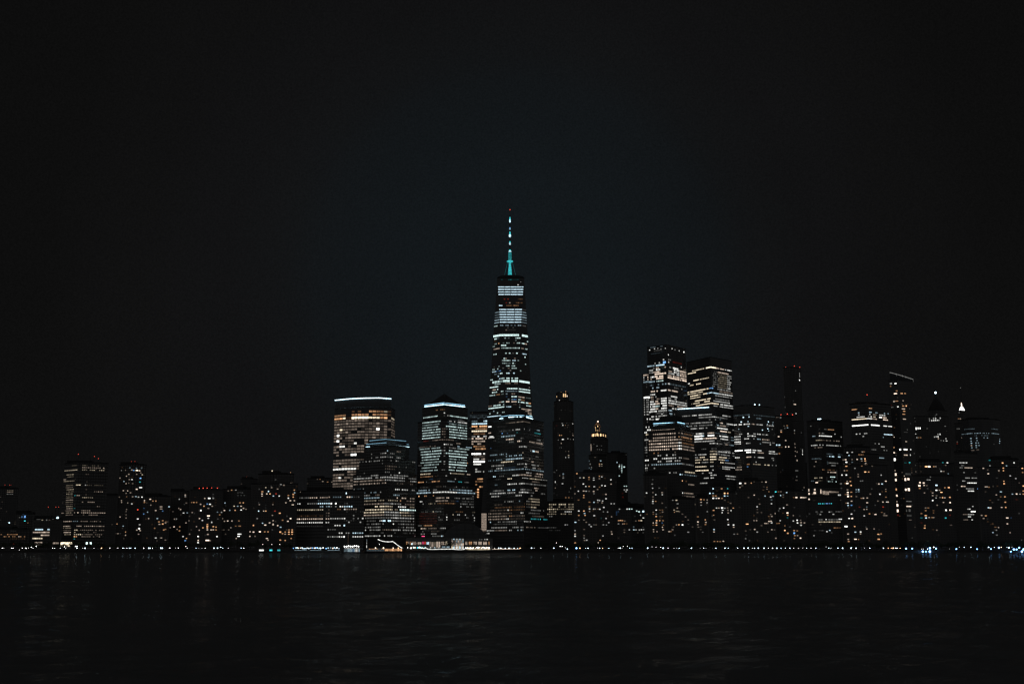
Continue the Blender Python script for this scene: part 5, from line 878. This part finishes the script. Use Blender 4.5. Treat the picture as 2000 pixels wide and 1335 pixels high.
for px,py,k in spots:
    Dl=1319+rnd.uniform(0,3) if py<1073.5 else 1309.0
    P=W(px,py,Dl); zb=GZ+.0 if Dl>1313 else .2; h=max(1.2,P.z-zb); code,r,lab=LAMPS[k]; key=(k,round(h*2)/2)
    s=rnd.uniform(.75,1.25)
    if key not in protos:
        g={"w":"white globe lamps along the promenade","c":"cold white globe lamps along the promenade","b":"blue floodlight globes at the downtown end","o":"orange globe lamps along the promenade","s":"small faint lamps along the promenade"}[k]
        protos[key]=lamp_proto(code,key[1],r*s,lab,g); protos[key].location=(P.x,Dl,zb)
    else:
        q=copy_thing(protos[key],(P.x,Dl,zb)); f=rnd.uniform(.5,1.25)
        for ch in [o for o in COL.objects if o.parent==q and o.name.startswith("lamp_head")]: ch.scale=(f,f,f)

# ------------------------------------------------------------------ trees along the esplanade
def tree_proto(seed,h):
    r=random.Random(seed); root=empty("tree",(0,0,0),"dark leafy tree standing in the long row along the waterfront promenade","tree","trees along the waterfront promenade")
    mb=MB(); th=h*.38; mb.bar((0,0,0),(.15,0,th),.22,t2=.15,n=7); tips=[]
    for k in range(6):
        a=k*1.05+r.uniform(-.3,.3); l=h*r.uniform(.22,.34); e=Vector((.15+math.cos(a)*l*.9,math.sin(a)*l*.9,th+l*r.uniform(.6,1.1))); mb.bar((.1,0,th-.3),e,.1,t2=.03,n=5); tips.append(e)
    tips.append(Vector((0,0,h*.82))); mb.bar((.15,0,th),tips[-1],.13,t2=.03,n=5); mb.build("trunk",M_BARK,root)
    mb=MB()
    for t in tips:
        R=h*r.uniform(.15,.23)
        for k in range(75):
            d=Vector((r.gauss(0,1),r.gauss(0,1),r.gauss(0,.8))).normalized()*R*r.uniform(.35,1.1)**.6; c=t+d; a=Vector((r.gauss(0,1),r.gauss(0,1),r.gauss(0,1))).normalized(); bb=a.orthogonal().normalized(); cc=a.cross(bb); s=r.uniform(.22,.5)
            mb.face([c-bb*s,c+cc*s*.55,c+bb*s,c-cc*s*.55])
    mb.build("crown",M_LEAF,root); return root
tp=[tree_proto(s,h) for s,h in ((1,9.5),(2,11),(3,8.5),(4,10.2),(5,12))]; used_t=set(); tx=[]
x=-20
while x<2020:
    if not (570<x<1020): tx.append((x,rnd.uniform(1328,1345)))
    elif rnd.random()<.12 and not (660<x<790): tx.append((x,rnd.uniform(1342,1350)))
    if (x>1015 or x<120) and rnd.random()<.6: tx.append((x+4,rnd.uniform(1352,1372)))
    x+=rnd.uniform(9,17)
for px,Dt in tx:
    P=W(px,1070,Dt); k=rnd.randrange(5); r=tp[k]
    if k not in used_t: used_t.add(k); r.location=(P.x,Dt,GZ); r.rotation_euler.z=rnd.uniform(0,6.28); continue
    c=copy_thing(r,(P.x,Dt,GZ),rnd.uniform(.85,1.15)); c.rotation_euler.z=rnd.uniform(0,6.28)

# ------------------------------------------------------------------ night sky, moonlight and render settings
wd=bpy.data.worlds.new("World"); sc.world=wd; wd.use_nodes=True; nt=wd.node_tree; L=nt.links.new; bg=nt.nodes["Background"]
tc=N(nt,"ShaderNodeTexCoord")
g=ray(1010,560).normalized()
dp=N(nt,"ShaderNodeVectorMath",operation="DOT_PRODUCT"); L(tc.outputs["Generated"],dp.inputs[0]); dp.inputs[1].default_value=g
cr=N(nt,"ShaderNodeValToRGB"); L(dp.outputs["Value"],cr.inputs[0]); e=cr.color_ramp; e.interpolation="EASE"
while len(e.elements)>1: e.elements.remove(e.elements[-1])
e.elements[0].position=0; e.elements[0].color=(.042,.042,.042,1)
for p,c in ((.45,(.017,.0165,.0165)),(.80,(.0042,.0042,.0042)),(.86,(.0038,.0038,.0038)),(.92,(.0041,.0041,.0041)),(.945,(.0048,.0048,.0049)),(.968,(.0055,.0056,.0060)),(.977,(.0060,.0064,.0069)),(.988,(.0062,.0079,.0092)),(.998,(.0070,.0096,.0115))):
    q=e.elements.new(p); q.color=(*c,1)
no=N(nt,"ShaderNodeTexNoise"); no.inputs["Scale"].default_value=2.6; no.inputs["Detail"].default_value=3; L(tc.outputs["Generated"],no.inputs["Vector"])
mr=N(nt,"ShaderNodeMapRange"); mr.inputs[1].default_value=.3; mr.inputs[2].default_value=.7; mr.inputs[3].default_value=.88; mr.inputs[4].default_value=1.12; L(no.outputs[0],mr.inputs[0])
n2=N(nt,"ShaderNodeTexNoise"); n2.inputs["Scale"].default_value=700; n2.inputs["Detail"].default_value=2; L(tc.outputs["Generated"],n2.inputs["Vector"])
m2=N(nt,"ShaderNodeMapRange"); m2.inputs[1].default_value=.3; m2.inputs[2].default_value=.7; m2.inputs[3].default_value=.84; m2.inputs[4].default_value=1.16; L(n2.outputs[0],m2.inputs[0])
vs=N(nt,"ShaderNodeVectorMath",operation="SCALE"); L(cr.outputs[0],vs.inputs[0]); L(math_node(nt,"MULTIPLY",mr.outputs[0],m2.outputs[0]),vs.inputs["Scale"])
sky=N(nt,"ShaderNodeTexSky",sky_type="NISHITA"); sky.sun_disc=False; sky.sun_elevation=math.radians(-6); sky.sun_rotation=math.radians(200)
sv=N(nt,"ShaderNodeVectorMath",operation="SCALE"); L(sky.outputs[0],sv.inputs[0]); sv.inputs["Scale"].default_value=.001
ad=N(nt,"ShaderNodeVectorMath",operation="ADD"); L(vs.outputs[0],ad.inputs[0]); L(sv.outputs[0],ad.inputs[1])
L(ad.outputs[0],bg.inputs["Color"]); bg.inputs["Strength"].default_value=1.0
sd=bpy.data.lights.new("moon","SUN"); so=bpy.data.objects.new("moon",sd); COL.objects.link(so); sd.energy=.012; sd.angle=math.radians(.5); sd.color=(.8,.88,1)
so.rotation_euler=(math.radians(50),0,math.radians(-25)); so.location=(0,0,900)
sc.view_settings.view_transform="Standard"; sc.view_settings.look="None"; sc.view_settings.exposure=0
sc.cycles.use_denoising=True; sc.cycles.filter_width=1.35; sc.cycles.sample_clamp_indirect=.7; sc.cycles.max_bounces=4; sc.cycles.diffuse_bounces=2; sc.cycles.glossy_bounces=2
